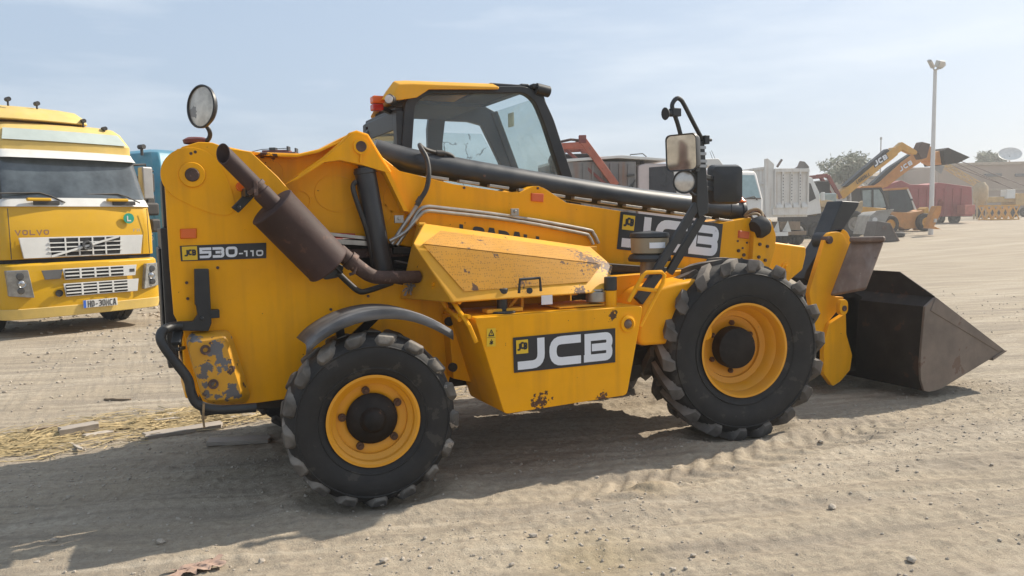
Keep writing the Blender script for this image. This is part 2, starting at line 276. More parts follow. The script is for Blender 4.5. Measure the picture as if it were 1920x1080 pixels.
def gheight(x,y):
    """height of the dirt: long swell, wheel ruts, imprinted tread marks, lumps"""
    x=np.asarray(x,float); y=np.asarray(y,float); z=rise(x,y)
    near=np.exp(-((x-1.5)**2+(y+.5)**2)/300)
    z=z+(fbm(x*.35,y*.35,3)-.5)*.05*near
    a=R_(8); u=x*math.cos(a)+y*math.sin(a); v=-x*math.sin(a)+y*math.cos(a)      # ruts run roughly along the machine
    a2=R_(-17); u2=x*math.cos(a2)+y*math.sin(a2); v2=-x*math.sin(a2)+y*math.cos(a2)
    for ro in(-1.62,-2.02,.9,1.35): z-=.016*near*np.exp(-((v2-ro-.012*u2**2)/.085)**4)*np.clip((u2+.5)/2,0,1)
    z+=(fbm(u*.22,v*2.6,11,3)-.5)*.04*near
    z+=(fbm(u2*.3,v2*3.4,13,4)-.5)*.045*near*np.clip((x+1)/3,0,1)
    z+=(fbm(x*3.2,y*3.2,21,4)-.5)*.030*near+((fbm(x*13,y*13,31,3)-.5)*.013+(np.maximum(vnoise(x*26,y*26,36),.58)-.58)*.024+(fbm(u2*1.1,v2*9,17,3)-.5)*.022)*near
    # tread track in front of the machine: a shallow trench of slanted bar marks
    cx,cy,dx,dy=2.3,-1.46,.996,.085
    s=(x-cx)*dx+(y-cy)*dy; t=-(x-cx)*dy+(y-cy)*dx
    m=np.clip((.20-np.abs(t+.04*(fbm(x*3,y*3,41,2)-.5)))/.05,0,1)*np.clip((s+1.5)/.5,0,1)*np.clip((2.6-s)/.9,0,1)*np.clip(fbm(x*1.9,y*1.9,43,3)*3-.75,0,1)
    bars=np.clip(np.sin((s-np.abs(t)*1.1)*2*PI/.19)*2.2,-1,1)
    z+=m*(bars*.009-.007)+np.exp(-((np.abs(t)-.26)/.05)**2)*.014*np.clip((s+1.5)/.5,0,1)*np.clip((2.6-s)/.9,0,1)*fbm(x*4,y*4,47,2)
    # earth pushed up round the tyre feet
    for wx,wy in((0,-.96),(2.78,-.95)):
        r=np.hypot((x-wx)/.5,(y-wy)/.32); z+=.035*np.exp(-((r-1)/.28)**2)-.02*np.exp(-(r/.8)**4)
    z+=.05*np.exp(-((x-1.52)/.16)**2-((y+1.62)/.09)**2)*(.5+fbm(x*20,y*20,5,2))       # small sand heap
    return z
def smat():
    m=bpy.data.materials.new('dusty earth'); m.use_nodes=True; t=m.node_tree; N=t.nodes.new; l=t.links.new; b=t.nodes['Principled BSDF']; b.inputs['Roughness'].default_value=.95; b.inputs['Specular IOR Level'].default_value=.15
    tc=N('ShaderNodeTexCoord')
    def noise(sc,det,vec=None,ro=.6):
        n=N('ShaderNodeTexNoise'); n.inputs['Scale'].default_value=sc; n.inputs['Detail'].default_value=det; n.inputs['Roughness'].default_value=ro; l(vec or tc.outputs['Object'],n.inputs['Vector']); return n.outputs[0]
    def mr(s,a,c,d=0,e=1):
        r=N('ShaderNodeMapRange'); r.inputs[1].default_value=a; r.inputs[2].default_value=c; r.inputs[3].default_value=d; r.inputs[4].default_value=e; l(s,r.inputs[0]); return r.outputs[0]
    def mix(f,a,c):
        x=N('ShaderNodeMix'); x.data_type='RGBA'; l(f,x.inputs[0])
        for i,s in((6,a),(7,c)):
            if hasattr(s,'links'): l(s,x.inputs[i])
            else: x.inputs[i].default_value=(*s,1)
        return x.outputs[2]
    mp=N('ShaderNodeMapping'); mp.vector_type='TEXTURE'; mp.inputs['Rotation'].default_value=(0,0,R_(-20)); mp.inputs['Scale'].default_value=(5.5,.5,1); l(tc.outputs['Object'],mp.inputs[0])
    mp2=N('ShaderNodeMapping'); mp2.vector_type='TEXTURE'; mp2.inputs['Rotation'].default_value=(0,0,R_(6)); mp2.inputs['Scale'].default_value=(14,1.3,1); l(tc.outputs['Object'],mp2.inputs[0])
    mp3=N('ShaderNodeMapping'); mp3.vector_type='TEXTURE'; mp3.inputs['Rotation'].default_value=(0,0,R_(-17)); mp3.inputs['Scale'].default_value=(2.6,.11,1); l(tc.outputs['Object'],mp3.inputs[0]); st3=noise(1.0,5,mp3.outputs[0],.65); big=noise(.25,6); streak=noise(1.6,6,mp.outputs[0]); st2=noise(1.2,6,mp2.outputs[0]); fine=noise(22,8,None,.7); grit=noise(90,5,None,.75)
    c=mix(mr(big,.3,.7),(.36,.295,.215),(.45,.38,.285))
    c=mix(mr(streak,.46,.62,0,.62),c,(.28,.24,.195)); c=mix(mr(st2,.5,.62,0,.65),c,(.50,.43,.335))  # dark streaks: rut shading put into the colour along with darker grains
    c=mix(mr(fine,.42,.66,0,.7),c,(.27,.22,.165)); c=mix(mr(grit,.56,.66,0,.6),c,(.13,.12,.11)); c=mix(mr(grit,.36,.30,0,.45),c,(.50,.46,.40))
    c=mix(mr(st3,.51,.65,0,.58),c,(.225,.19,.15)); c=mix(mr(st3,.44,.34,0,.5),c,(.50,.43,.335))  # fine lines carry painted shading of the ruts too
    # a couple of damp ochre stains
    for x,y,r,col in((.72,-2.25,.55,(.30,.235,.13)),(1.5,-1.62,.25,(.28,.21,.12))):
        vd=N('ShaderNodeVectorMath'); vd.operation='DISTANCE'; l(tc.outputs['Object'],vd.inputs[0]); vd.inputs[1].default_value=(x,y,0)
        q=N('ShaderNodeMath'); q.operation='MULTIPLY_ADD'; l(fine,q.inputs[0]); q.inputs[1].default_value=.4*r; l(vd.outputs['Value'],q.inputs[2]); c=mix(mr(q.outputs[0],r*1.0,r*.3,0,.5),c,col)
    l(c,b.inputs['Base Color'])
    h=N('ShaderNodeMath'); h.operation='MULTIPLY_ADD'; l(grit,h.inputs[0]); h.inputs[1].default_value=.6; l(fine,h.inputs[2])
    bp=N('ShaderNodeBump'); bp.inputs['Strength'].default_value=.55; bp.inputs['Distance'].default_value=.03; l(h.outputs[0],bp.inputs['Height']); l(bp.outputs[0],b.inputs['Normal']); return m
EARTH=smat()
def ground():
    def axis(a,b,st,ra=1.125,far=1500):
        core=list(np.arange(a,b,st)); d=st; lo=[a]; hi=[core[-1]]
        while hi[-1]<far: d*=ra; hi.append(hi[-1]+d); lo.append(lo[-1]-d)
        return np.array(lo[:0:-1]+core+hi[1:])
    xs=axis(-2.6,6.2,.0165); ys=axis(-3.0,1.6,.0165); nx,n=len(xs),len(ys)
    X,Y=np.meshgrid(xs,ys,indexing='ij'); Z=gheight(X,Y); v=np.stack([X,Y,Z],-1).reshape(-1,3)
    i=np.arange(nx-1)[:,None]*n+np.arange(n-1)[None,:]; f=np.stack([i,i+n,i+n+1,i+1],-1).reshape(-1,4)
    me=bpy.data.meshes.new('ground'); me.vertices.add(len(v)); me.vertices.foreach_set('co',v.ravel()); me.loops.add(f.size); me.loops.foreach_set('vertex_index',f.ravel().astype(np.int32))
    me.polygons.add(len(f)); me.polygons.foreach_set('loop_start',np.arange(0,f.size,4,dtype=np.int32)); me.polygons.foreach_set('loop_total',np.full(len(f),4,dtype=np.int32)); me.update(calc_edges=True); me.materials.append(EARTH)
    me.polygons.foreach_set('use_smooth',[True]*len(me.polygons))
    o=bpy.data.objects.new('ground',me); C.objects.link(o); tag(o,'pale dusty earth yard crossed by wheel tracks','ground',kind='structure')
ground()
# ---------------------------------------------------------------- telehandler (its own frame is the world: origin under the rear axle, X forward, Y to its left)
TH=empty('telehandler',(0,0,0),0,'large yellow telescopic handler with boom lowered and front bucket on the dirt','telehandler')
def part(name,mb,m,bevel=0,parent=None,**k): return mb.build(name,m,parent or TH,bevel,**k)
# chassis tower plates
tower_out=[(-1.026,1.867),(-1.013,1.956),(-.982,2.025),(-.924,2.077),(-.838,2.106),(-.764,2.105),(-.687,2.077),(-.555,2.058),(-.41,1.916),(-.169,1.626),(.022,1.423),(.293,1.234),(.638,1.159),(.69,.97),(.674,.646),(.619,.463),(.092,.511),(-.39,.564),(-.594,.559),(-.877,.575),(-.911,.664),(-.97,1.014),(-1.018,1.125),(-1.025,1.401)]
m=MB().prism(tower_out,-.55,-.49); part('chassis_plate',m,YEL,.006)
m=MB().prism(tower_out,.04,.10); part('chassis_plate',m,YEL,.006)
m=MB().box((-.98,-.49,.62),(-.90,.04,1.85)); part('rear_cross_panel',m,YEL,.01)
m=MB().box((-1.06,-.44,.80),(-1.00,.40,1.62)).box((-1.04,-.40,1.62),(-1.0,-.1,1.9)).box((-1.075,-.3,.9),(-1.06,.3,1.5)); part('rear_panel',m,BLK,.012)
m=MB().box((-.9,-.48,.50),(3.05,.48,.62)).box((-.85,-.48,.62),(.5,.04,1.05)).box((.5,-.45,.62),(3.0,.03,.95)).box((-.85,.1,.6),(2.9,.5,.85)).box((-.4,-.33,1.04),(.75,.03,1.52)); part('chassis_frame',m,DKB,.01)  # last box is an added dark panel closing the bright gap under the boom
m=MB().box((-.95,.11,.6),(2.0,1.0,1.05)).box((.2,.14,1.0),(2.1,1.05,1.3)); part('left_body_panel',m,YEL,.03)
# pivot boss and pin on the tower
px0=[(-.881,1.919)][0]
m=MB().prism([(px0[0]+x,px0[1]+z) for x,z in [(.165*math.cos(a)+(.10*max(0,math.cos(a+.9))**3),.155*math.sin(a)-(.10*max(0,math.cos(a+.9))**3)) for a in [2*PI*k/40 for k in range(40)]]],-.556,-.55)
boss=part('pivot_boss',m,YEL,.003)
M0=Matrix.Translation((px0[0],-.55,px0[1]))@Matrix.Rotation(PI/2,4,'X')
m=MB().lathe([(.040,0),(.040,.018),(.068,.018),(.072,.012),(.072,0)],32,M0); part('pin_collar',m,YEL)
m=MB().lathe([(0,.024),(.034,.024),(.038,.02),(.038,0)],24,M0); part('pivot_pin',m,RST)
# boom
boom_out=[(.228,2.087),(.264,2.023),(.348,1.97),(.566,1.92),(.755,1.878),(1.152,1.824),(1.255,1.821),(1.362,1.866),(1.404,1.866),(1.456,1.847),(1.629,1.747),(2.224,1.663),(2.997,1.555),(3.063,1.575),(3.377,1.613),(3.401,1.472),(3.364,1.146),(2.836,1.197),(2.029,1.282),(1.353,1.39),(.94,1.459),(.554,1.507),(.43,1.693)]
m=MB().prism(boom_out,-.45,-.02); boom=part('boom',m,YEL,.012)
web_out=[(-.949,2.079),(-.742,2.115),(-.531,2.072),(-.244,2.068),(-.11,2.101),(.064,2.193),(.127,2.205),(.203,2.174),(.246,2.089),(.448,1.935),(.597,1.9),(.583,1.432),(.215,1.515),(-.132,1.559),(-.609,1.717),(-.936,1.767)]
m=MB().prism(web_out,-.38,-.08); part('boom_rear_web',m,YEL,.008)
m=MB()
for (cx,cz),rx,rz in zip([(-.01,1.822),(-.253,1.772),(.371,1.786),(.237,1.682),(.585,1.713),(-.429,1.953)],(.15,.07,.085,.11,.09,.09),(.12,.07,.10,.08,.11,.08)): m.ring(circ(cx,cz,rx,28,rz=rz),circ(cx,cz,rx*.9,28,rz=rz*.9),-.385,-.38)
part('embossed_ring',m,YEL)
brk=[(-.362,1.87),(-.132,2.017),(-.014,2.117),(.056,2.181),(.096,2.192),(.15,2.171),(.208,2.073),(.284,1.943),(.113,1.991),(-.024,2.019),(-.123,2.004),(-.282,1.903)]
m=MB().prism(brk,-.53,-.43); part('ram_bracket',m,YEL)
m=MB().prism([(.228,2.04),(.291,1.95),(.407,1.698),(.378,1.699),(.259,1.95)],-.528,-.44); part('bracket_web',m,YEL)
m=MB().tube([(p[0],p[1],p[2]) for p in [(-.275,-.5,1.92),(-.126,-.5,2.023),(-.006,-.5,2.124),(.05,-.5,2.181),(.091,-.5,2.196),(.158,-.5,2.178),(.217,-.5,2.079),(.3,-.5,1.949)]],.012,8); part('bracket_flange',m,YEL)
hp=[(.107,2.104)][0]; M1=Matrix.Translation((hp[0],-.53,hp[1]))@Matrix.Rotation(PI/2,4,'X')
m=MB().lathe([(.034,0),(.034,.016),(.048,.016),(.048,0)],28,M1).bar((hp[0],-.538,hp[1]-.045),(hp[0]-.008,-.538,hp[1]-.10),.012,.01); part('pin_collar',m,YEL)
m=MB().lathe([(0,.02),(.033,.02),(.033,0)],24,M1); part('ram_pin',m,RST)
# upper flange strip along the boom's rear top
m=MB().prism([(-.764,2.105),(-.687,2.08),(-.555,2.064),(-.404,2.052),(-.279,2.051),(-.15,2.08),(-.018,2.138),(-.018,2.125),(-.151,2.064),(-.28,2.035),(-.404,2.036),(-.556,2.046),(-.688,2.061),(-.765,2.087)],-.50,-.08); part('top_flange',m,YEL,.004)
# black hydraulic hose tube above the boom
tubep=[(.275,-.22,2.109),(.416,-.24,2.071),(.636,-.26,2.022),(1.461,-.26,1.898),(2.408,-.26,1.769),(3.418,-.26,1.669)]
m=MB().tube(tubep,(.082,.092),28,smooth=4); tb=part('hose_guard_tube',m,TUBE)
e=Vector(tubep[-1]); d=(e-Vector(tubep[-2])).normalized(); m=MB().cyl(e-d*.03,e+d*.01,.100,28).cyl(e-d*.16,e-d*.15,.0945,28); part('tube_collar',m,BLK,.004)
m=MB()
for k in range(13):
    t=k/12; a=Vector([(.584,-.4,1.93)][0]); b=Vector([(3.292,-.4,1.575)][0]); p=a.lerp(b,t); q=a.lerp(b,min(1,t+.055)); part('boom_top_clip',MB().bar(p,q,.05,.018),STEEL,.002)
# lift ram
rp=[(.146,-.455,1.981),(.248,-.455,1.29)]
a=Vector(rp[0]);b=Vector(rp[1]); m=MB().cyl(a,b,.068,28).cyl(a+(a-b)*.05,a,.04,16).cyl(a+(b-a)*.02,a+(b-a)*.06,.073,28); ram=part('lift_ram',m,TUBE,.006)
m=MB().tube([(.087,-.47,1.892),(.065,-.47,1.858),(.08,-.48,1.774),(.148,-.48,1.553),(.181,-.46,1.345)],.016,10,smooth=4); part('ram_hose',m,HOSEB)
# hydraulic pipes and hoses on the boom side
m=MB().tube([(.299,-.5,1.487),(.374,-.5,1.599),(.477,-.5,1.736),(.499,-.5,1.764)],.014,10); part('hydraulic_pipe',m,STEEL)
m=MB().tube([(.331,-.5,1.479),(.421,-.5,1.598),(.479,-.5,1.691),(.535,-.5,1.725),(.658,-.49,1.717),(1.18,-.47,1.653),(1.763,-.47,1.552),(1.841,-.47,1.522),(1.886,-.47,1.446)],.013,10,smooth=3); part('hydraulic_pipe',m,STEEL)
m=MB().tube([(.279,-.51,1.508),(.388,-.51,1.564),(.486,-.51,1.666),(.538,-.51,1.697),(.654,-.5,1.689),(1.174,-.48,1.627),(1.725,-.48,1.525),(1.797,-.48,1.5),(1.833,-.48,1.44)],.013,10,smooth=3); part('hydraulic_pipe',m,STEEL)
m=MB().tube([(.473,-.5,1.733),(.5,-.5,1.774),(.546,-.5,1.847),(.568,-.49,1.945),(.566,-.46,2.045),(.545,-.42,2.111),(.556,-.36,2.141)],.0165,12,smooth=4).cyl([(.481,-.5,1.75)][0],[(.504,-.5,1.785)][0],.02,12); part('hydraulic_hose',m,HOSEB)
m=MB().tube([(.556,-.36,2.141),(.614,-.33,2.114),(.706,-.31,2.096),(.768,-.31,2.093),(.811,-.3,2.077),(.826,-.3,2.052)],.014,10,smooth=4).cyl([(.69,-.31,2.095)][0],[(.745,-.31,2.093)][0],.022,12); part('hydraulic_hose',m,HOSEB)
for p in [(.346,1.648),(1.18,1.683),(1.433,1.684)][:2]:
    m=MB().box((p[0]-.03,-.52,p[1]-.025),(p[0]+.03,-.505,p[1]+.025)).cyl((p[0],-.505,p[1]+.004),(p[0],-.53,p[1]+.004),.011,8); part('pipe_clamp',m,STEEL,.003)
m=MB().bar([(-.148,-.44,1.57)][0],[(.193,-.44,1.524)][0],.02,.02).bar([(-.1,-.44,1.518)][0],[(.192,-.44,1.493)][0],.03,.03); part('ram_pipe',m,STEEL)
m=MB().bar([(-.084,-.42,1.554)][0],[(.077,-.42,1.544)][0],.02,.035); part('red_hose_sleeve',m,mat('red sleeve',(.4,.05,.02),.5))
# dark machinery in the opening under the boom
m=MB().box((-.2,-.44,1.12),(.62,-.30,1.32)).bar([(.328,-.4,1.442)][0],[(.569,-.4,1.434)][0],.05,.05).bar([(.322,-.47,1.374)][0],[(.504,-.47,1.332)][0],.08,.02); part('valve_block',m,DKB,.01)
m=MB().box((-.2,-.40,1.40),(.55,-.37,1.46)); part('valve_bracket',m,RST,.005)
# decals
def decal(q,name,items,parent,thick=.003,bg=DEC):
    """film on a surface: q = corners TL TR BR BL, items = (material, [(char,x,y,w,h,t)...], boxes) in decal units"""
    mp=quadmap(q,.004); m=MB(); sheet(m,mp,0,0,1,1); o=m.build(name,bg,TH,fix=False)
    for k,(nm,mt,chars,boxes) in enumerate(items):
        mm=MB(); mp2=quadmap(q,.0065+.002*k); 
        for (u0,v0,u1,v1) in boxes: sheet(mm,mp2,u0,v0,u1,v1)
        asp=((Vector(q[1])-Vector(q[0])).length)/((Vector(q[3])-Vector(q[0])).length)
        for ch,x,y,w,h,t in chars: glyph(mm,ch,x*asp,y,w*asp,h,t,lambda u,v:mp2(u/asp,v))
        mm.build(nm,mt,o,fix=False)
    return o
def jcb_items(): return [('lettering',WHT,[('J',.035,.08,.255,.85,.235),('C',.33,.09,.315,.82,.235),('B',.675,.09,.30,.82,.215)],[]),('small_emblem',STK,[],[(.025,.53,.135,.92)]),('emblem_lettering',DEC,[('J',.035,.62,.026,.2,.055),('C',.066,.66,.026,.2,.055),('B',.097,.64,.026,.2,.055)],[])]
decal([(2.094,-.45,1.68),(3.079,-.45,1.566),(3.042,-.45,1.274),(2.058,-.45,1.397)],'boom_decal',jcb_items(),boom)
ta=[(-.966,-.55,1.517),(-.492,-.55,1.521),(-.496,-.55,1.429),(-.965,-.55,1.429)]
decal(ta,'model_decal',[('lettering',WHT,[('5',.215,.16,.135,.66,.17),('3',.365,.16,.135,.66,.17),('0',.515,.16,.14,.66,.17),('-',.665,.16,.06,.5,.09),('1',.725,.16,.07,.38,.10),('1',.80,.16,.07,.38,.10),('0',.875,.16,.09,.38,.10)],[]),('emblem',STK,[],[(.02,.06,.19,.94)]),('emblem_lettering',DEC,[('J',.045,.30,.036,.42,.10),('C',.09,.38,.036,.36,.10),('B',.135,.34,.036,.40,.10)],[])],TH)
m=MB(); word(m,[(.786,-.45,1.609),(1.467,-.45,1.497),(1.465,-.45,1.39),(.783,-.45,1.508)],'LOADALL',t=.27,gap=.16); part('boom_lettering',m,DEC,fix=False)
# reflectors
for q,mt in(([(-.961,-.55,1.614),(-.871,-.55,1.615),(-.874,-.55,1.557),(-.962,-.55,1.556)],ORA),([(1.34,-.45,1.817),(1.442,-.45,1.813),(1.437,-.45,1.752),(1.338,-.45,1.76)],ORR),([(3.241,-.45,1.511),(3.355,-.45,1.499),(3.35,-.45,1.438),(3.236,-.45,1.45)],ORR)):
    mp=quadmap(q,0); mo=quadmap(q,.016); m=MB().add([mp(0,0),mp(1,0),mp(1,1),mp(0,1),mo(.05,.05),mo(.95,.05),mo(.95,.95),mo(.05,.95)],[(4,5,6,7),(0,1,5,4),(1,2,6,5),(2,3,7,6),(3,0,4,7)]); part('side_reflector',m,mt,.003)
# small bolts on the boom and tower
for y,L_ in((-.55,[(-.858,2.048),(-.881,2.039),(-.941,1.305),(-.94,1.213),(-.77,1.384),(.115,1.165),(-.124,1.096),(.53,1.165),(.584,1.233),(.507,1.124)]),(-.45,[(.984,1.934),(1.396,1.851),(3.236,1.424),(3.333,1.408),(3.288,1.365),(3.277,1.278),(3.295,1.255),(.831,1.853)])):
    for p in L_: part('bolt_head',MB().cyl((p[0],y,p[1]),(p[0],y-.008,p[1]),.009,8),RST)
# ---- cab
cab=part('cab_frame',MB().ring(rounded([(.553,1.616),(.578,2.138),(.614,2.51),(.768,2.614),(1.602,2.666),(1.746,2.6),(1.839,2.43),(2.028,1.912),(2.145,1.586)],.05,3,True),rounded([(.627,1.638),(.655,2.14),(.69,2.484),(.787,2.561),(1.591,2.612),(1.679,2.551),(1.752,2.393),(1.919,1.933),(2.034,1.615)],.05,3,True),.10,.17),BLK,.008)
def cabring(o,i,n=8): pass
# geometry of the cab box, read off its right face
xo_=[(1.102,2.391)][0][0]; xi_=[(1.234,2.395)][0][0]; fo=[(1.602,2.658),(1.746,2.592),(2.028,1.912),(2.145,1.586)]
m=MB().ring([(fo[3][0],fo[3][1]),(fo[2][0],fo[2][1]),(fo[1][0],fo[1][1]),(fo[0][0],fo[0][1]),(xo_+.04,fo[0][1]),(xo_,2.42),(xo_,1.3)],[(fo[3][0]-.12,fo[3][1]+.4),(fo[2][0]-.16,fo[2][1]+.06),(fo[1][0]-.14,fo[1][1]-.12),(fo[0][0]-.12,fo[0][1]-.16),(xi_+.03,fo[0][1]-.16),(xi_,2.30),(xi_,1.72)],.99,1.05); part('cab_left_frame',m,BLK,.01)
m=MB().box((.55,.12,1.3),(.62,.20,2.44)).box((.55,.97,1.3),(.62,1.05,2.44)).box((.55,.2,2.30),(.62,.97,2.44)).box((.55,.2,1.3),(.62,.97,1.9)).box((.56,.20,1.9),(.61,.24,2.3)).box((.56,.60,1.9),(.61,.66,2.3)); part('cab_rear_frame',m,BLK,.01)
m=MB().box((.55,.2,1.9),(.556,.97,2.3)); part('rear_window',m,GLS,fix=False)
m=MB()
for y0,y1 in((.10,.18),(.97,1.05)): m.bar((fo[1][0]-.02,(y0+y1)/2,fo[1][1]),(fo[3][0]-.02,(y0+y1)/2,fo[3][1]),.07,.07,(1,0,0))
m.bar((fo[0][0],.12,fo[0][1]),(fo[0][0],1.05,fo[0][1]),.08,.06,(0,0,1)); part('cab_front_pillars',m,BLK,.012)
m=MB().add([(fo[1][0]-.02,.17,fo[1][1]),(fo[1][0]-.02,.98,fo[1][1]),(fo[3][0]-.02,.98,fo[3][1]),(fo[3][0]-.02,.17,fo[3][1])],[(0,1,2,3)]); part('windscreen',m,GLS,fix=False)
sg=[(.63,1.646),(.658,2.141),(.694,2.485),(.791,2.563),(1.596,2.614),(1.684,2.553),(1.758,2.394),(1.925,1.934),(2.03,1.623)]
m=MB().add([(p[0],.135,p[1]) for p in sg],[tuple(range(len(sg)))]); part('side_window',m,GLS,fix=False)
m=MB().add([(xi_-.02,1.03,1.70),(2.05,1.03,1.70),(1.62,1.03,2.40),(xi_-.02,1.03,2.40)],[(0,1,2,3)]); part('door_window',m,GLC,fix=False)
m=MB().box((.64,.2,2.50),(1.25,.98,2.53)); part('headlining',m,INT)
# roof
rf=[(.447,2.51),(.497,2.58),(.539,2.643),(.627,2.652),(1.332,2.67),(1.332,2.646),(.768,2.614),(.672,2.551)]
m=MB().loft([[(x+dx,y,z+dz) for x,z in rf] for y,dx,dz in((.06,.02,-.03),(.12,0,0),(.6,.09,.015),(1.05,.17,0),(1.10,.2,-.03))]); part('cab_roof',m,YELTOP,.012)
m=MB().box((1.3,.12,fo[0][1]-.02),(1.66,1.05,fo[0][1]+.02)); part('roof_front_panel',m,BLK,.01)
m=MB().box((.56,.16,2.30),(.62,1.0,2.47)); part('roof_rear_panel',m,BLK,.012)
for y in(.88,):
    m=MB().box((.55,y,2.38),(.60,y+.08,2.42)); part('tail_lamp',m,RED,.01)
lp=[(.504,.05,2.498)][0]
m=MB().cyl((lp[0]-.045,lp[1]+.10,lp[2]),(lp[0]+.06,lp[1]+.10,lp[2]+.01),.055,20,.05) if False else MB().cyl((lp[0]+.04,lp[1]+.08,lp[2]+.005),(lp[0]-.03,lp[1]-.02,lp[2]),.032,20,.036); wl=part('work_lamp',m,BLK,.006)
m=MB().cyl((lp[0]-.030,lp[1]-.02,lp[2]),(lp[0]-.037,lp[1]-.03,lp[2]),.029,20); part('lamp_lens',m,LENS,parent=wl)
q=[(.45,.24,2.504)][0]
m=MB().box((q[0]-.045,q[1]-.04,q[2]-.01),(q[0]+.045,q[1]+.05,q[2]+.045)); sl_=part('indicator_lamp',m,ORA,.012)
m=MB().box((q[0]-.045,q[1]-.04,q[2]-.06),(q[0]+.035,q[1]+.05,q[2]-.013)); part('red_lens',m,RED,.01,parent=sl_)
m=MB().bar((q[0]+.03,q[1],q[2]-.04),(q[0]+.16,q[1]+.05,q[2]-.08),.03,.03); part('lamp_bracket',m,BLK)
q=[(1.7,.12,2.651)][0]
m=MB().cyl((q[0]-.02,.10,q[2]+.0),(q[0]+.10,.10,q[2]-.02),.045,16).cyl((q[0]-.03,.24,q[2]+.0),(q[0]+.07,.24,q[2]-.02),.045,16).box((q[0]-.05,.08,q[2]+.0),(q[0]+.03,.30,q[2]+.035)); part('front_work_lamp',m,BLK,.006)
q=[(.595,.9,2.307)][0]
m=MB().box((q[0]-.06,.86,q[2]-.08),(q[0]+.05,1.0,q[2]+.08)); part('left_mirror',m,BLK,.03)
m=MB().prism([(.66,1.45),(1.25,1.45),(1.25,1.6),(.86,1.66),(.76,2.18),(.68,2.2)],.38,.80); part('operator_seat',m,SEAT,.05)
m=MB().tube([(1.72,.58,1.35),(1.58,.58,1.72)],.03,10).lathe([(.17,-.015),(.185,0),(.17,.015),(.16,0)],24,Matrix.Translation((1.56,.58,1.76))@Matrix.Rotation(R_(-28),4,'Y'),close=True); part('steering_column',m,INT)
m=MB().prism([(1.62,1.3),(2.0,1.3),(1.93,1.78),(1.78,1.82)],.24,.98); part('dashboard',m,INT,.03)
q=[(1.85,.9,2.515)][0]
m=MB().box((q[0]-.005,q[1]-.05,q[2]-.06),(q[0]+.005,q[1]+.05,q[2]+.06)); part('paper_notice',m,mat('faded paper',(.5,.46,.3),.8))
# ---- exhaust
ax0=Vector([(-.489,-.78,1.734)][0]); ax1=Vector([(-.161,-.72,1.378)][0]); dd=(ax1-ax0).normalized(); mr_=.140
Mm=Matrix.Translation(ax0)@dd.to_track_quat('Z','Y').to_matrix().to_4x4(); Lm=(ax1-ax0).length
m=MB().lathe([(0,.0),(mr_-.012,0),(mr_,.006),(mr_+.003,.012),(mr_,.02),(mr_,Lm-.02),(mr_+.003,Lm-.012),(mr_,Lm-.006),(mr_-.012,Lm),(0,Lm)],44,Mm); muf=part('exhaust_muffler',m,MUF)
tp=[(-.474,-.8,1.736),(-.568,-.8,1.832),(-.733,-.8,2.02)]
tp=[Vector(p) for p in tp]; td=(tp[2]-tp[0]).normalized()
m=MB(); Mt=Matrix.Translation(tp[0]-td*.06)@td.to_track_quat('Z','Y').to_matrix().to_4x4(); Lt=(tp[2]-tp[0]).length+.06
# slant-cut tailpipe with an open bore
rings=[]
cutn=Vector((-1,-.75,.35)).normalized()
for r,zz in((.054,0),(.054,.16),(.048,.165),(.048,Lt),(.043,Lt),(.043,Lt*.4)):
    ring=[]
    for k in range(24):
        a=2*PI*k/24; p=Vector((r*math.cos(a),r*math.sin(a),zz)); w=Mt@p
        if zz==Lt: w=w+td*(-(w-tp[2]).dot(cutn)/td.dot(cutn))
        ring.append(w)
    rings.append(ring)
m.loft(rings); part('tailpipe',m,MUF)
c=tp[0].lerp(tp[2],.36); m=MB().cyl(c-td*.012,c+td*.012,.058,24).box((c.x-.02,c.y-.07,c.z-.05),(c.x+.0,c.y-.05,c.z+.03)); part('pipe_clamp',m,RST,.002)
m=MB().prism([(-.574,1.843),(-.546,1.803),(-.648,1.699),(-.685,1.73)],-.64,-.60).cyl([(-.589,-.64,1.818)][0],[(-.593,-.67,1.817)][0],.012,8).cyl([(-.646,-.64,1.73)][0],[(-.649,-.67,1.729)][0],.012,8).box(tuple(Vector([(-.599,-.62,1.809)][0])+Vector((-.02,-.12,-.02))),tuple(Vector([(-.599,-.62,1.809)][0])+Vector((.02,.08,.03)))); part('exhaust_bracket',m,BLK,.004)
q=[(-.622,1.852)][0]; m=MB().cyl((q[0],-.55,q[1]),(q[0],-.60,q[1]),.028,16); part('orange_side_lamp',m,ORA,.004)
m=MB().tube([(-.103,-.72,1.465),(-.037,-.72,1.405),(.042,-.72,1.34),(.093,-.71,1.307),(.163,-.7,1.29),(.419,-.66,1.279)],(.048,.040),20,smooth=4); part('exhaust_pipe',m,RST)
c=Vector([(-.028,-.72,1.401)][0]); m=MB().cyl(c-Vector((.015,0,-.012)),c+Vector((.015,0,-.012)),.056,20).tube([(-.007,-.76,1.366),(-.021,-.76,1.329),(-.048,-.75,1.32)],.01,8); part('pipe_clamp',m,RST)
m=MB().prism(rounded([(-.126,1.405),(-.052,1.363),(-.091,1.299),(-.182,1.288),(-.183,1.33)],.02,3,True),-.66,-.62).bar([(-.126,-.68,1.384)][0],[(-.073,-.68,1.327)][0],.018,.018); part('exhaust_bracket',m,BLK,.004)
m=MB().tube([(-.094,-.66,1.327),(-.028,-.66,1.258),(.03,-.66,1.209),(.089,-.65,1.208),(.26,-.6,1.246)],.018,12,smooth=4); part('drain_hose',m,HOSEB)
m=MB()
for k in range(26):
    q=Vector([(.369,-.62,1.207)][0]); u=Vector((rnd.uniform(-1,1),rnd.uniform(-1,.3),rnd.uniform(-1,1)))
    m.tube([q,q+u*.03+Vector((0,0,.01)),q+u*.05],.004,5)
part('frayed_lagging',m,mat('grey lagging',(.30,.27,.25),.95,var=.3))
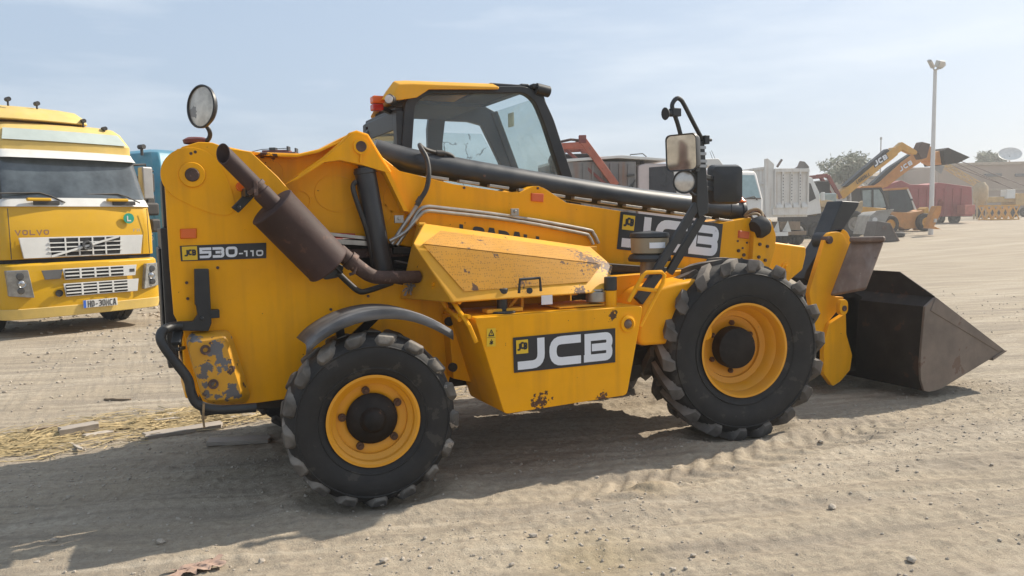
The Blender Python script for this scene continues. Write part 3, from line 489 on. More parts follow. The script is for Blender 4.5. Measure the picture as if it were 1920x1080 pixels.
# ---- engine cover
T1=[(.479,-.62,1.617),(1.729,-.62,1.427)]; T2=[(.309,-.88,1.497),(1.747,-.88,1.3)]; T3=[(.518,-1,1.135),(1.624,-1,1.136)]; T0=[(T1[0][0],-.46,T1[0][2]+.0),(T1[1][0],-.46,T1[1][2])]; T4=[(T3[0][0]-.2,-.55,T3[0][2]),(T3[1][0]+.02,-.55,T3[1][2])]
lp_=lambda p,q,t:tuple(Vector(p).lerp(Vector(q),t)); m=MB().loft([[lp_(p[0],p[1],k/12) for p in(T0,T1,T2,T3,T4)] for k in range(13)]); hood=part('engine_cover',m,YELTOP,.012)
def face_panel(A,B,Cc,D,uv,eps):
    mp=quadmap([A,B,Cc,D],eps); return [mp(u,v) for u,v in uv]
m=MB(); uv=[(.14,.06),(.07,.80),(.93,.74),(.985,.06)]
P=[quadmap([T1[0],T1[1],T2[1],T2[0]],.009)(u,v) for u,v in[(.045,.0),(.10,.70),(.86,.70),(.93,.0)]]
bil=lambda P,n=12:[[tuple(Vector(P[0]).lerp(Vector(P[3]),i/n).lerp(Vector(P[1]).lerp(Vector(P[2]),i/n),j/n)) for j in range(n+1)] for i in range(n+1)]
m.grid(bil(P)); part('mesh_panel',m,PERF,fix=False,parent=hood)
P=[quadmap([T2[0],T2[1],T3[1],T3[0]],.009)(u,v) for u,v in[(.10,.18),(.045,1.0),(.93,1.0),(.86,.38)]]
m=MB().grid(bil(P)); part('mesh_panel',m,PERF,fix=False,parent=hood)
m=MB().tube([(.947,-1.03,1.171),(.956,-1.03,1.257),(1.096,-1.03,1.26),(1.102,-1.03,1.175)],.010,8).cyl([(1.037,-1,1.18)][0],[(1.022,-1.03,1.183)][0],.02,14); part('cover_latch_handle',m,BLK,.003,parent=hood)
m=MB().cyl([(.449,-.6,1.611)][0],[(.493,-.6,1.61)][0],.014,10).box(tuple(Vector([(1.705,-.6,1.42)][0])-Vector((.03,.02,.02))),tuple(Vector([(1.759,-.6,1.41)][0])+Vector((.02,.02,.02)))); part('cover_hinge',m,YELTOP,.003,parent=hood)
# ---- tank and step pod
pod=rounded([(.613,1.047),(1.837,1.042),(1.704,.449),(.798,.434)],.03,3,True)
m=MB().prism(pod,-1.10,-.56); podo=part('tank_pod',m,YEL,.035,seg=4)
m=MB().prism([(.612,1.018),(.875,1.036),(.863,.529),(.637,.597)],-.66,-.54); part('pod_mounting_plate',m,YEL,.006)
for p in [(.617,-.67,.977),(.635,-.67,.673)]: part('bolt',MB().cyl(p,(p[0],p[1]+.02,p[2]),.03,14),DKB)
decal([Vector(p)+Vector((0,-.001,0)) for p in [(.863,-1.1,.907),(1.611,-1.1,.908),(1.609,-1.1,.681),(.866,-1.1,.687)]],'pod_decal',jcb_items(),podo)
q=[(.689,-1.1,.977),(.749,-1.1,.976),(.746,-1.1,.864),(.686,-1.1,.866)]; mp=quadmap(q,.004); m=MB(); sheet(m,mp,0,0,1,1); st=m.build('warning_sticker',STK,TH,fix=False)
mp=quadmap(q,.006); m=MB(); sheet(m,mp,.04,.49,.96,.51)
for a,b in(((.2,.6),(.5,.92)),((.5,.92),(.8,.6)),((.8,.6),(.2,.6)),((.5,.68),(.5,.8)),((.3,.15),(.6,.25)),((.6,.25),(.5,.4)),((.45,.1),(.7,.3)),((.35,.3),(.7,.15))):
    A=Vector(a);B=Vector(b);n=(B-A).normalized(); n=Vector((-n.y,n.x))*.035; m.add([mp(*(A+n)),mp(*(A-n)),mp(*(B-n)),mp(*(B+n))],[(0,1,2,3)])
m.build('warning_symbol',DEC,st,fix=False)
q=[(1.708,-1.1,.929)][0]; M1=Matrix.Translation(q)@Matrix.Rotation(PI/2,4,'X')
m=MB().lathe([(0.0,.0),(.056,0),(.056,.014),(.04,.02),(.036,.01),(0,.01)],28,M1); sm=part('side_marker_lamp',m,YEL)
m=MB().lathe([(0,.024),(.018,.022),(.031,.012),(.034,.005)],24,M1); part('marker_lens',m,mat('smoky lens',(.15,.10,.07),.3,var=.3),parent=sm)
zt=[(1.256,-1,1.064)][0][2]
q=[(-23.316,-2.816)] and [(.867,-.95,1.047)][0]
m=MB().cyl(q,(q[0],q[1],q[2]+.13),.034,20).cyl((q[0],q[1],q[2]+.12),(q[0],q[1],q[2]+.155),.040,20).cyl((q[0],q[1],q[2]-.01),(q[0],q[1],q[2]+.012),.085,24); part('breather_filter',m,BLK,.006)
q=[(1.559,-.95,1.093)][0]; m=MB().cyl((q[0],q[1],q[2]-.02),(q[0],q[1],q[2]+.05),.066,24).cyl((q[0],q[1],q[2]+.05),(q[0],q[1],q[2]+.066),.055,24); part('filler_cap',m,STEEL,.006)
q=[(1.644,-1,1.049)][0]; m=MB().cyl((q[0],q[1],q[2]-.02),(q[0],q[1],q[2]+.10),.040,20); fn=part('filler_neck',m,YEL,.004)
m=MB().cyl((q[0],q[1],q[2]+.10),(q[0],q[1],q[2]+.19),.043,20); part('neck_cap',m,BLK,.006,parent=fn)
part('pod_top_plate',MB().box((.75,-.98,1.05),(1.0,-.90,1.075)),YELTOP,.004); part('pod_top_plate',MB().box((1.25,-1.0,1.05),(1.6,-.7,1.062)),YELTOP,.004); part('cover_prop',MB().bar((.95,-.86,1.06),(1.05,-.86,1.16),.02,.02).bar((1.05,-.86,1.16),(1.05,-.86,1.06),.02,.02),YELTOP,.003)
q=[(1.147,-1,1.115)][0]; m=MB().add([(q[0]-.03,-1.008,q[2]-.03),(q[0]+.05,-1.008,q[2]-.03),(q[0]+.05,-1.008,q[2]+.03),(q[0]-.03,-1.008,q[2]+.03)],[(0,1,2,3)]); part('fuel_sticker',m,WHT,fix=False)
# steps and grab rails on the pod
def rail(paths,name='grab_rail',r=.014):
    m=MB()
    for p in paths: m.tube(p,r,8,smooth=0)
    part(name,m,YEL)
rail([[(.457,-.8,1.238),(.52,-.8,1.228),(.539,-.84,1.186),(.578,-1.1,.999),(.616,-1.11,.9)],[(.463,-.8,1.221),(.552,-.8,1.081),(.557,-1,1.028)],[(.546,-.82,1.144),(.576,-.96,1.131)],[(.555,-.9,1.051),(.587,-1.08,1.054)]])
rail([[(1.745,-1.06,1.069),(1.866,-1.06,1.242),(1.892,-1.06,1.259),(2.016,-1.06,1.257),(2.042,-1.06,1.234),(2.029,-1.06,1.183),(1.824,-1.08,.9)],[(1.797,-1.06,1.16),(1.971,-1.06,1.132)]])
m=MB().prism(rounded([(1.918,.732),(1.951,1.044),(2.037,1.118),(2.222,1.157),(2.548,1.186),(2.6,.711)],.08,5,True),-.92,-.55); part('front_arch_panel',m,YEL,.03)
m=MB().prism([(1.727,1.206),(2.931,1.232),(2.932,1.105),(2.339,1.075),(1.954,.978)],-.62,-.50); part('chassis_rail',m,YEL,.01)
m=MB().prism([(1.831,1.309),(2.949,1.196),(2.949,1.162),(1.83,1.247)],-.56,-.44); part('debris_shelf',m,DKB,.01)
# air pre-cleaner
q=[(2.107,-.8,1.259)][0]; k=.97/1000
m=MB().lathe([(0,0),(.068,0),(.066,.13),(0,.13)],28,Matrix.Translation((q[0],q[1],q[2]-.06))); pc=part('air_precleaner',m,mat('smoked bowl',(.26,.22,.17),.3,var=.3))
m=MB().lathe([(.066,.0),(.15,.0),(.155,.02),(.14,.045),(.105,.055)],28,Matrix.Translation((q[0],q[1],q[2]+.06))).lathe([(.125,0),(.142,.008),(.135,.035),(0,.052)],28,Matrix.Translation((q[0],q[1],q[2]+.225))); part('cleaner_cap',m,BLK,parent=pc)
m=MB().lathe([(.105,0),(.13,.01),(.135,.115),(.11,.118)],28,Matrix.Translation((q[0],q[1],q[2]+.11))); part('cleaner_bowl',m,mat('dusty bowl',(.26,.22,.15),.35,var=.2,dust=.3),parent=pc)
m=MB().grid([[(q[0]+.139*math.cos(a),q[1]+.139*math.sin(a),q[2]+z) for z in(.155,.195)] for a in [-2.2+.9*k/6 for k in range(7)]]); part('cleaner_label',m,WHT,parent=pc,fix=False)
# mirror and lamp post
m=MB().bar([(1.965,-.92,1.066)][0],[(2.463,-.95,1.696)][0],.035,.075,(0,1,0)).bar([(2.07,-.9,1.114)][0],[(2.415,-.95,1.67)][0],.02,.05,(0,1,0)); 
m=MB().bar([(2.029,-.97,1.244)][0],[(2.389,-.97,1.712)][0],.062,.03,(0,1,0)).bar([(2.2,-.9,1.233)][0],[(2.48,-.93,1.636)][0],.062,.03,(0,1,0)).bar([(1.913,-.93,1.051)][0],[(2.122,-.93,1.283)][0],.075,.04,(0,1,0)); part('post_brace',m,BLK,.006)
m=MB().prism([(2.382,2.156),(2.444,2.157),(2.483,1.745),(2.479,1.65),(2.398,1.614),(2.374,1.708)],-.99,-.93); post=part('mirror_post',m,BLK,.008)
m=MB()
for a,b in((.04,.09),(.15,.19)):
    A=Vector([(2.413,-.96,2.145)][0]);B=Vector([(2.435,-.96,1.877)][0]); 
    for t in(a,b): 
        p=A.lerp(B,t*3.2); m.box((p.x-.034,-.998,p.z-.010),(p.x+.034,-.922,p.z+.010))
part('tape_band',m,mat('grey tape',(.35,.36,.37),.5),parent=post)
m=MB().tube(rounded3:=None or [(2.234,-1,2.166),(2.198,-1,2.273),(2.158,-1,2.362),(2.158,-1,2.401),(2.189,-1,2.435),(2.221,-1,2.433),(2.253,-1,2.402),(2.336,-1,2.278),(2.445,-.97,2.16)],.0155,10,smooth=3); part('mirror_hoop',m,BLK)
q=[(2.144,-1,2.339)][0]; m=MB().cyl((q[0]-.05,q[1],q[2]-.01),(q[0]-.03,q[1],q[2]-.008),.045,16,.03).cyl((q[0]-.03,q[1],q[2]-.008),(q[0]+.05,q[1],q[2]),.022,12).box((q[0]+.0,q[1]-.025,q[2]-.025),(q[0]+.07,q[1]+.025,q[2]+.03)); part('hoop_clamp',m,BLK,.004)
q=[(2.453,-.96,2.165)][0]; m=MB().cyl((q[0]-.02,q[1]-.03,q[2]),(q[0]+.05,q[1]-.03,q[2]),.012,8).box((q[0]-.02,q[1]-.05,q[2]-.03),(q[0]+.02,q[1]+.03,q[2]+.03)); part('hoop_bolt',m,BLK,.003)
mc=Vector([(2.219,-1.02,2.069)][0]); 
def mirror(c,w,h,yaw,pitch,name):
    Mx=Matrix.Translation(c)@Matrix.Rotation(R_(yaw),4,'Z')@Matrix.Rotation(R_(pitch),4,'X')
    b=MB(); o=rrect(-w/2,-h/2,w/2,h/2,.035); f=lambda s,y:[Mx@Vector((x*s,y,z*s)) for x,z in o]
    b.loft([f(.92,-.004),f(1,-.012),f(1.02,.01),f(.9,.07),f(.5,.09)],cap=False); b.add(f(.5,.09),[tuple(range(len(o)))]); r=part(name,b,BLK)
    b=MB().add([Mx@Vector((x*.935,-.005,z*.935)) for x,z in o],[tuple(range(len(o)))]); part('mirror_glass',b,MIR,parent=r,fix=False,smooth=0); return r
mirror(mc,.235,.25,-66.5,4,'side_mirror')
mc2=Vector([(2.739,-.85,1.861)][0]); mirror(mc2,.25,.285,165,0,'rear_view_mirror')
m=MB().bar([(2.454,-.96,1.915)][0],mc2+Vector((-.1,0,.04)),.03,.03).bar([(2.454,-.96,1.832)][0],mc2+Vector((-.1,0,-.04)),.03,.03).bar([(2.352,-.98,1.957)][0],[(2.454,-.96,1.952)][0],.04,.03); part('mirror_arm',m,BLK,.004)
q=Vector([(2.242,-1.02,1.869)][0]); fd=Vector((-.5,-.86,-.05)).normalized(); M2=Matrix.Translation(q)@fd.to_track_quat('Z','Y').to_matrix().to_4x4()
m=MB().lathe([(0,-.11),(.04,-.10),(.075,-.05),(.082,0),(.082,.012),(.07,.012)],28,M2); hl=part('front_headlamp',m,BLK)
m=MB().lathe([(0,.018),(.04,.015),(.072,.004)],28,M2); part('lamp_lens',m,LENS,parent=hl)
m=MB().tube([(2.306,-.98,1.831),(2.353,-.98,1.782),(2.426,-.96,1.794)],.012,8,smooth=3).bar([(2.314,-.97,1.857)][0],[(2.426,-.96,1.839)][0],.03,.03); part('lamp_arm',m,BLK)
# orange beacon on the tube end
q=[(3.418,-.26,1.642)][0]; m=MB().cyl((q[0],q[1],q[2]),(q[0],q[1],q[2]+.10),.06,18,.07); bc=part('beacon_base',m,BLK,.005)
m=MB().lathe([(.055,0),(.06,.01),(.035,.03),(.02,.055),(0,.06)],20,Matrix.Translation((q[0]-.01,q[1]-.02,q[2]+.10))); part('beacon_lens',m,ORA,parent=bc)
# boom head with hoses
for y0_,y1_ in((-.50,-.44),(-.06,0)): part('boom_head_plate',MB().prism(rounded([(3.376,1.569),(3.45,1.612),(3.544,1.597),(3.605,1.467),(3.6,1.351),(3.537,1.188),(3.34,1.149)],.02,3,True),y0_,y1_),YEL,.006)
q=Vector([(3.446,-.5,1.541)][0]); m=MB().lathe([(0,.07),(.05,.06),(.085,.02),(.09,-.04),(.07,-.08),(0,-.09)],24,Matrix.Translation(q)@Matrix.Rotation(R_(70),4,'Y')); part('hose_boot',m,HOSEB)
for i,pth in enumerate(([(3.4,-.35,1.627),(3.418,-.38,1.666),(3.481,-.4,1.683),(3.502,-.44,1.655),(3.476,-.48,1.594)],[(3.407,-.33,1.596),(3.458,-.35,1.649),(3.531,-.36,1.666),(3.564,-.4,1.629),(3.581,-.42,1.557)],[(3.411,-.3,1.65),(3.461,-.36,1.622),(3.421,-.44,1.586)],[(3.366,-.4,1.614),(3.367,-.46,1.639),(3.429,-.48,1.638),(3.434,-.5,1.577)])):
    m=MB().tube(pth,.012,8,smooth=4); part('boom_head_hose',m,(HOSE,RST,HOSEB,HOSE)[i])
for p in [(3.424,-.5,1.393),(3.506,-.5,1.373),(3.414,-.5,1.288),(3.484,-.5,1.259),(3.374,-.5,1.232),(3.241,-.452,1.345),(3.298,-.452,1.308)]: part('head_bolt',MB().cyl(p,(p[0],p[1]-.012,p[2]),.014,8),RST)
# inner boom nose
m=MB().prism([(3.653,1.411),(4.1,1.351),(4.101,1.276),(4.065,1.146),(3.891,1.042),(3.596,1.149)],-.36,-.10); part('inner_boom',m,YEL,.02)
q=[(3.858,-.36,1.169)][0]; M3=Matrix.Translation(q)@Matrix.Rotation(PI/2,4,'X'); m=MB().lathe([(0,.03),(.03,.03),(.03,.014),(.055,.014),(.055,0)],20,M3); part('nose_pin',m,YEL)
# carriage: tilt link, levers, plate
m=MB().prism([(4.668,1.75),(4.899,1.739),(4.879,1.694),(4.648,1.439),(4.541,1.294),(4.451,1.05),(4.345,.977),(4.198,1.053),(4.236,1.134),(4.465,1.385)],-.24,-.06); part('tilt_link',m,BLK,.01)
lev=rounded([(4.334,1.415),(4.385,1.466),(4.485,1.473),(4.546,1.452),(4.588,1.394),(4.645,1.305),(4.553,1.172),(4.445,.886),(4.58,.878),(4.535,.788),(4.39,.667),(4.255,.493),(4.141,.943),(4.222,1.143)],.03,3,True)
m=MB().prism(lev,-.36,-.31); part('carriage_lever',m,YEL,.006)
m=MB().prism([(x+.19,z+.02) for x,z in lev],-.24,-.19); part('carriage_lever',m,YEL,.006)
q=[(4.364,-.36,1.4)][0]; m=MB().cyl((q[0],-.385,q[2]),(q[0],-.30,q[2]),.035,18); part('carriage_pin',m,RST,.003)
m=MB().cyl((q[0]+.105,-.34,q[2]-.01),(q[0]+.105,-.14,q[2]-.01),.075,22); part('carriage_spacer',m,BLK)
low=rounded([(4.35,.65),(4.557,.733),(4.568,.54),(4.649,.34),(4.625,.203),(4.504,.111),(4.41,.076),(4.294,.197),(4.288,.49)],.02,3,True)
part('carriage_arm',MB().prism(low,-.40,-.35),YEL,.006); part('carriage_arm',MB().prism(low,.0,.05),YEL,.006)
# rusty attachment plate, rounded along its top edge
pq=[Vector(p) for p in [(4.57,-.42,1.386),(4.697,-.66,1.39),(4.483,-.66,.979),(4.328,-.42,.914)]]
n=(pq[1]-pq[0]).cross(pq[3]-pq[0]).normalized()*.05; 
if n.y<0: n=-n
m=MB().add([*pq,*[p+n for p in pq]],[(0,1,2,3),(7,6,5,4),(0,4,5,1),(1,5,6,2),(2,6,7,3),(3,7,4,0)]); part('attachment_plate',m,RSTPL,.018,seg=3); part('plate_lip',MB().bar(pq[0]+Vector((-.02,-.012,.012)),pq[1]+Vector((.01,-.012,.012)),.075,.05),RSTPL,.018,seg=3)
q=Vector([(4.418,-.5,.825)][0]); M4=Matrix.Translation(q)@Matrix.Rotation(PI/2,4,'X')
m=MB().prism([(q.x+a,q.z+b) for a,b in rrect(-.05,-.09,.05,.05,.049,5)],q.y,q.y+.05); ey=part('lock_eye',m,YEL,.006)
m=MB().cyl(q+Vector((0,-.008,-.03)),q+Vector((0,.0,-.03)),.026,16); part('eye_bore',m,RST,parent=ey)
# bucket
YB=-.97; YF=1.30
tip=[(5.965,.346)][0]; tl=[(4.975,.9)][0]; bt=[(4.864,.091),(4.927,.075),(4.996,.076),(5.088,.085)]; bk=[(4.848,.825),(4.819,.528),(4.806,.345),(4.818,.195)]
prof=[tl,*bk,*bt,tip]
# thicken inward
inner=[(tl[0]+.03,tl[1]-.01)]+[(x+.025,z) for x,z in bk]+[(x+.012,z+.022) for x,z in bt]+[(tip[0]-.03,tip[1]+.004)]
m=MB(); n=len(prof)
vs=[(x,y,z) for y in(YB+.02,YF-.02) for q in(prof,inner) for x,z in q]; fs=[]
for i in range(n-1): fs+=[(i,2*n+i,2*n+i+1,i+1),(n+i+1,3*n+i+1,3*n+i,n+i)]
fs+=[(0,n,3*n,2*n),(n-1,2*n+n-1,3*n+n-1,n+n-1)]
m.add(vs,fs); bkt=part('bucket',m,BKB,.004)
for y0,y1 in((YB,YB+.022),(YF-.022,YF)):
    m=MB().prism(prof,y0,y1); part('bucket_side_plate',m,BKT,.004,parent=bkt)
e1=Vector((tl[0],YB-.006,tl[1]));e2=Vector((tip[0],YB-.006,tip[1])); dn=(e2-e1).normalized(); up=Vector((-dn.z,0,dn.x))
if up.z>0: up=-up
m=MB().add([e1,e2,e2-dn*.10+up*.0,e1+dn*.2+up*.17],[(0,1,2,3)]) 
m=MB().loft([[e1,e2,e1.lerp(e2,.92)+up*.05,e1+up*.13],[p+Vector((0,.012,0)) for p in(e1,e2,e1.lerp(e2,.92)+up*.05,e1+up*.13)]]); part('side_cutter',m,BKT,.003,parent=bkt)
m=MB().box((tip[0]-.24,YB-.004,tip[1]-.075),(tip[0]-.23,YF,tip[1]-.065)); 
tp0=Vector((bt[-1][0],0,bt[-1][1])); tp1=Vector((tip[0]+.03,0,tip[1]-.004)); dz=(tp1-tp0).normalized()
m=MB().loft([[(p.x,y,p.z) for p in(tp1-dz*.22+Vector((0,0,-.012)),tp1,tp1-dz*.05+Vector((0,0,.02)),tp1-dz*.22+Vector((0,0,.012)))] for y in(YB-.008,YF+.008)]); part('cutting_edge',m,BKT,parent=bkt)
# spill guard above the back, its end cut at a slant
sgp=[[(4.88,.865)][0]]
m=MB(); zt_=tl[1]; x_=tl[0]
A=[Vector((x_,YB+.005,zt_-.02)),Vector((x_-.02,YB+.0,zt_+.01)),Vector((x_+.02,-.60,zt_+.20)),Vector((x_+.02,.45,zt_+.20)),Vector((x_,.62,zt_-.02))]
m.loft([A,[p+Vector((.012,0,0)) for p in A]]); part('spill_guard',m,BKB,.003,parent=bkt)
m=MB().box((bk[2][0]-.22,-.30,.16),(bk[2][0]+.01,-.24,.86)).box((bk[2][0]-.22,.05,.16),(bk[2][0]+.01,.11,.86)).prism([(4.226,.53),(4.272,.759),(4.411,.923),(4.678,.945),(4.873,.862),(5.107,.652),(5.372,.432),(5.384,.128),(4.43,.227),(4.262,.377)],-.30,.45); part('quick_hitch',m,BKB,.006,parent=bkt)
# ---- rear tail box and guard
bx=rounded([(-.963,.974),(-.935,1.02),(-.734,1.017),(-.713,.977),(-.628,.619),(-.654,.577),(-.854,.589),(-.892,.64)],.02,3,True)
cxb=sum(p[0] for p in bx)/len(bx); czb=sum(p[1] for p in bx)/len(bx); sh=lambda s,sx:[(cxb+(x-cxb)*s+sx,czb+(z-czb)*s) for x,z in bx]
m=MB().loft([[(x,-.55,z) for x,z in bx],[(x,-.60,z) for x,z in bx],[(x,-.645,z) for x,z in sh(.88,-.02)],[(x,-.66,z) for x,z in sh(.80,-.025)]]); part('rear_step_box',m,YELCHIP,.012,seg=3)
for p in [(-.868,-.665,.925),(-.835,-.665,.724)]: part('bolt_ring',MB().lathe([(.014,0),(.014,.008),(.028,.008),(.028,-.01)],20,Matrix.Translation(p)@Matrix.Rotation(PI/2,4,'X')),RST)
m=MB().prism([(-.9,1.385),(-.824,1.382),(-.824,1.21),(-.825,1.071),(-.844,1.025),(-.996,1.041),(-.994,1.089),(-.921,1.087),(-.896,1.122),(-.9,1.168),(-.907,1.184)],-.63,-.57).cyl([(-.874,-.63,1.102)][0],[(-.875,-.65,1.104)][0],.012,8).box(tuple(Vector([(-.816,-.6,1.123)][0])-Vector((.02,.03,.025))),tuple(Vector([(-.799,-.6,1.121)][0])+Vector((.02,.03,.025)))); part('guard_bracket',m,BLK,.006)
m=MB().tube([(-.985,-.62,1.066),(-1.035,-.64,1.067),(-1.08,-.68,1.054),(-1.096,-.7,1.019),(-1.08,-.71,.968),(-1.026,-.72,.875),(-.971,-.72,.78),(-.958,-.72,.703),(-.934,-.72,.639),(-.88,-.72,.602),(-.79,-.72,.581),(-.615,-.72,.572)],.027,14,smooth=4); part('rear_guard_tube',m,BLK)
m=MB().bar([(-.999,-.6,1.038)][0],[(-1.019,-.66,.971)][0],.05,.03).bar([(-1.016,-.7,.946)][0],[(-.975,-.58,.935)][0],.02,.02); part('guard_stay',m,BLK,.004)
m=MB().tube([(-.898,-.76,.637),(-.905,-.76,.552),(-.902,-.76,.5)],.007,6).cyl([(-.901,-.76,.567)][0],[(-.902,-.76,.549)][0],.013,8); part('hanging_strap',m,HOSE)
# round mirror on the tower
q=Vector([(-.804,-.5,2.312)][0]); fdir=Vector((-.84,-.54,.05)).normalized(); M5=Matrix.Translation(q)@fdir.to_track_quat('Z','Y').to_matrix().to_4x4()
m=MB().lathe([(0,-.045),(.06,-.042),(.105,-.025),(.123,-.005),(.125,.012),(.117,.016),(.113,.008)],40,M5); rm=part('round_mirror',m,BLK)
m=MB().lathe([(0,.016),(.06,.013),(.114,.006)],40,M5); part('mirror_glass',m,MIRD,parent=rm)
m=MB().tube([(-.784,-.47,2.207),(-.771,-.47,2.183),(-.766,-.46,2.157),(-.778,-.45,2.13),(-.807,-.44,2.118)],.013,10,smooth=4); part('mirror_stem',m,BLK)
q=[(-.839,-.4,2.115)][0]; m=MB().lathe([(.07,0),(.075,.02),(.05,.035),(0,.04)],20,Matrix.Translation((q[0],q[1],q[2]-.005))); part('mirror_base',m,mat('dull red cap',(.16,.04,.03),.6))
# ---- rear fender
arc=[(-.38,.97),(-.341,1.011),(-.287,1.048),(-.208,1.09),(-.111,1.123),(.006,1.142),(.132,1.137),(.244,1.111),(.364,1.058),(.483,.982)]
nA=len(arc); m=MB()
rows=[]
for (x,z) in rounded(arc,.06,2): rows.append([(x,-1.075,z-.062),(x,-1.08,z-.03),(x,-1.07,z-.006),(x,-1.045,z),(x,-.78,z+.0)])
m.grid(rows); fe=part('rear_fender',m,mat('scuffed black plastic',(.045,.046,.050),.55,var=.5,vs=3,streak=((.22,.22,.23),.7,(1.5,8,8)),dust=.35,dustcol=(.30,.29,.28)),fix=False)
so_=fe.modifiers.new('thick','SOLIDIFY'); so_.thickness=.012
m=MB().bar([(-.167,-.95,1.038)][0],[(-.111,-.78,.86)][0],.05,.02,(0,1,0)).bar([(.067,-.95,1.096)][0],[(-.087,-.78,.906)][0],.05,.02,(0,1,0)); part('fender_stay',m,BLK,.003)
# ---- wheels
def wheel(name,x,y,yaw,Rt,Wt,rim,nl,lh,worn,flip=1):
    root=empty(name,(x,y,Rt-.015),R_(yaw),parent=TH); K=Matrix.Rotation(PI/2,4,'X')    # local Z of the lathe points to -Y (outside)
    if flip<0: K=Matrix.Rotation(PI,4,'Z')@K
    h=Wt/2; Rc=Rt-lh; sw=Rc-rim
    prof=[(rim-.01,-h*.72),(rim+.02,-h*.80)]+[(rim+.02+(sw-.05)*t,-h*(.80+.22*math.sin(t*PI*.80))) for t in(.2,.4,.6,.8,.95)]+[(Rc-.012,-h*.80),(Rc,-h*.55),(Rc+.008,0),(Rc,h*.55),(Rc-.012,h*.80)]+[(rim+.02+(sw-.05)*t,h*(.80+.22*math.sin(t*PI*.80))) for t in(.95,.8,.6,.4,.2)]+[(rim+.02,h*.80),(rim-.01,h*.72)]
    m=MB().lathe(prof,72,K)
    # moulded rings on the sidewall
    for rr in(.22,.78): m.lathe([(rim+sw*rr-.006,h*(.80+.22*math.sin(rr*PI*.80))-.004),(rim+sw*rr,h*(.80+.22*math.sin(rr*PI*.80))+.006),(rim+sw*rr+.006,h*(.80+.22*math.sin(rr*PI*.80))-.004)],72,K)
    m.m=1
    dphi=2*PI/nl
    for k in range(nl):
        for s in(-1,1):
            base=k*dphi+(dphi/2 if s>0 else 0); st=[]
            sta=((.02,-.02,0,.5),(.35,.20,0,.52),(.72,.44,0,.55),(.93,.60,0,.60),(1.03,.66,.075,.60),(1.04,.68,.15,.42)) if not worn else ((.06,.0,0,.62),(.4,.10,0,.70),(.75,.20,0,.74),(.95,.25,.02,.72),(1.03,.28,.09,.60),(1.04,.29,.13,.4))
            for yy,ph,drop,wd in sta:
                w=(.050 if not worn else .050)*(Rt/.64 if not worn else 1)*wd/.5; rad=Rt-drop*Rt*.8; lo=min(Rc-.02,rad-.045)-(.01 if drop else 0); phi=base+ph*(dphi*1.25); yv=s*h*yy; jit=rnd.uniform(-.006,.004) if worn else 0
                tw=.68 if not worn else .62
                dv=w/Rt
                if drop: ylo=s*h*.80; 
                else: ylo=yv
                def P(r,p,y_): return K@Vector((r*math.cos(p),r*math.sin(p),y_))
                st.append([P(lo,phi-dv*1.05,ylo),P(rad+jit,phi-dv*tw,yv),P(rad+jit,phi+dv*tw,yv),P(lo,phi+dv*1.05,ylo)])
            m.loft(st)
    t=m.build('tyre',[RUB,LUGD if worn else LUG],root,.013 if worn else .005,smooth=60 if worn else 50)
    # rim
    R1=rim
    if worn: rp_=[(R1+.004,h*.80),(R1+.012,h*.86),(R1-.004,h*.86),(R1-.018,h*.78),(R1-.022,h*.62),(R1-.05,h*.50),(R1-.052,h*.38),(.10,h*.38)]
    else: rp_=[(R1+.006,h*.80),(R1+.014,h*.87),(R1-.002,h*.87),(R1-.014,h*.78),(R1-.020,h*.45),(R1-.045,h*.30),(R1-.06,h*.05),(R1-.10,h*.0),(R1-.105,-h*.10),(.12,-h*.10)]
    m=MB().lathe(rp_,64,K); ri=m.build('rim',RIMY,root,0,smooth=30)
    so=ri.modifiers.new('thick','SOLIDIFY'); so.thickness=.008; so.offset=-1
    m=MB().lathe([(R1-.002,-h*.8),(R1-.02,-h*.6),(R1-.025,h*.3)],48,K); m.build('inner_rim',RIMY,root)
    hz=h*.38 if worn else -h*.10
    if worn: hp_=[(.148,hz-.01),(.150,hz+.015),(.120,hz+.04),(.075,hz+.055),(.06,hz+.09),(.045,hz+.10),(0,hz+.10)]
    else: hp_=[(.155,hz-.01),(.158,hz+.06),(.150,hz+.10),(.10,hz+.115),(0,hz+.12)]
    m=MB().lathe(hp_,36,K); m.build('hub',mat_hub,root,.004)
    nn=5 if worn else 6
    for k in range(nn):
        a=2*PI*k/nn+.5; rr=.172 if worn else .182; c=Vector((rr*math.cos(a),rr*math.sin(a),hz)); m=MB().cyl(K@c,K@(c+Vector((0,0,.022))),.023 if worn else .020,6 if not worn else 14).cyl(K@(c+Vector((0,0,.02))),K@(c+Vector((0,0,.035))),.011,8); m.build('wheel_nut',mat_nut,root,.002)
    return root
mat_hub=mat('oily black hub',(.012,.009,.008),.6,spec=.25,var=.5,vs=7,spots=((.10,.05,.025),9,.63),dust=.06,bump=.15); mat_nut=mat('rusty nut',(.10,.045,.02),.7,var=.4,vs=20)
wheel('rear_wheel',0,-.93,-7,.508,.35,.258,17,.021,True)
wheel('rear_wheel',0,.93,-7,.508,.35,.258,17,.021,True,-1)
wheel('front_wheel',2.79,-.89,-11,.665,.42,.335,18,.040,False)
wheel('front_wheel',2.79,.89,-11,.665,.42,.335,18,.040,False,-1)
m=MB().cyl((0,-.8,.47),(0,.8,.47),.075,20).box((-.14,-.35,.33),(.14,.35,.6)); part('rear_axle',m,DKB,.01)
m=MB().cyl((2.79,-.85,.63),(2.79,.85,.63),.10,20).box((2.6,-.35,.43),(2.98,.35,.82)); part('front_axle',m,DKB,.01)
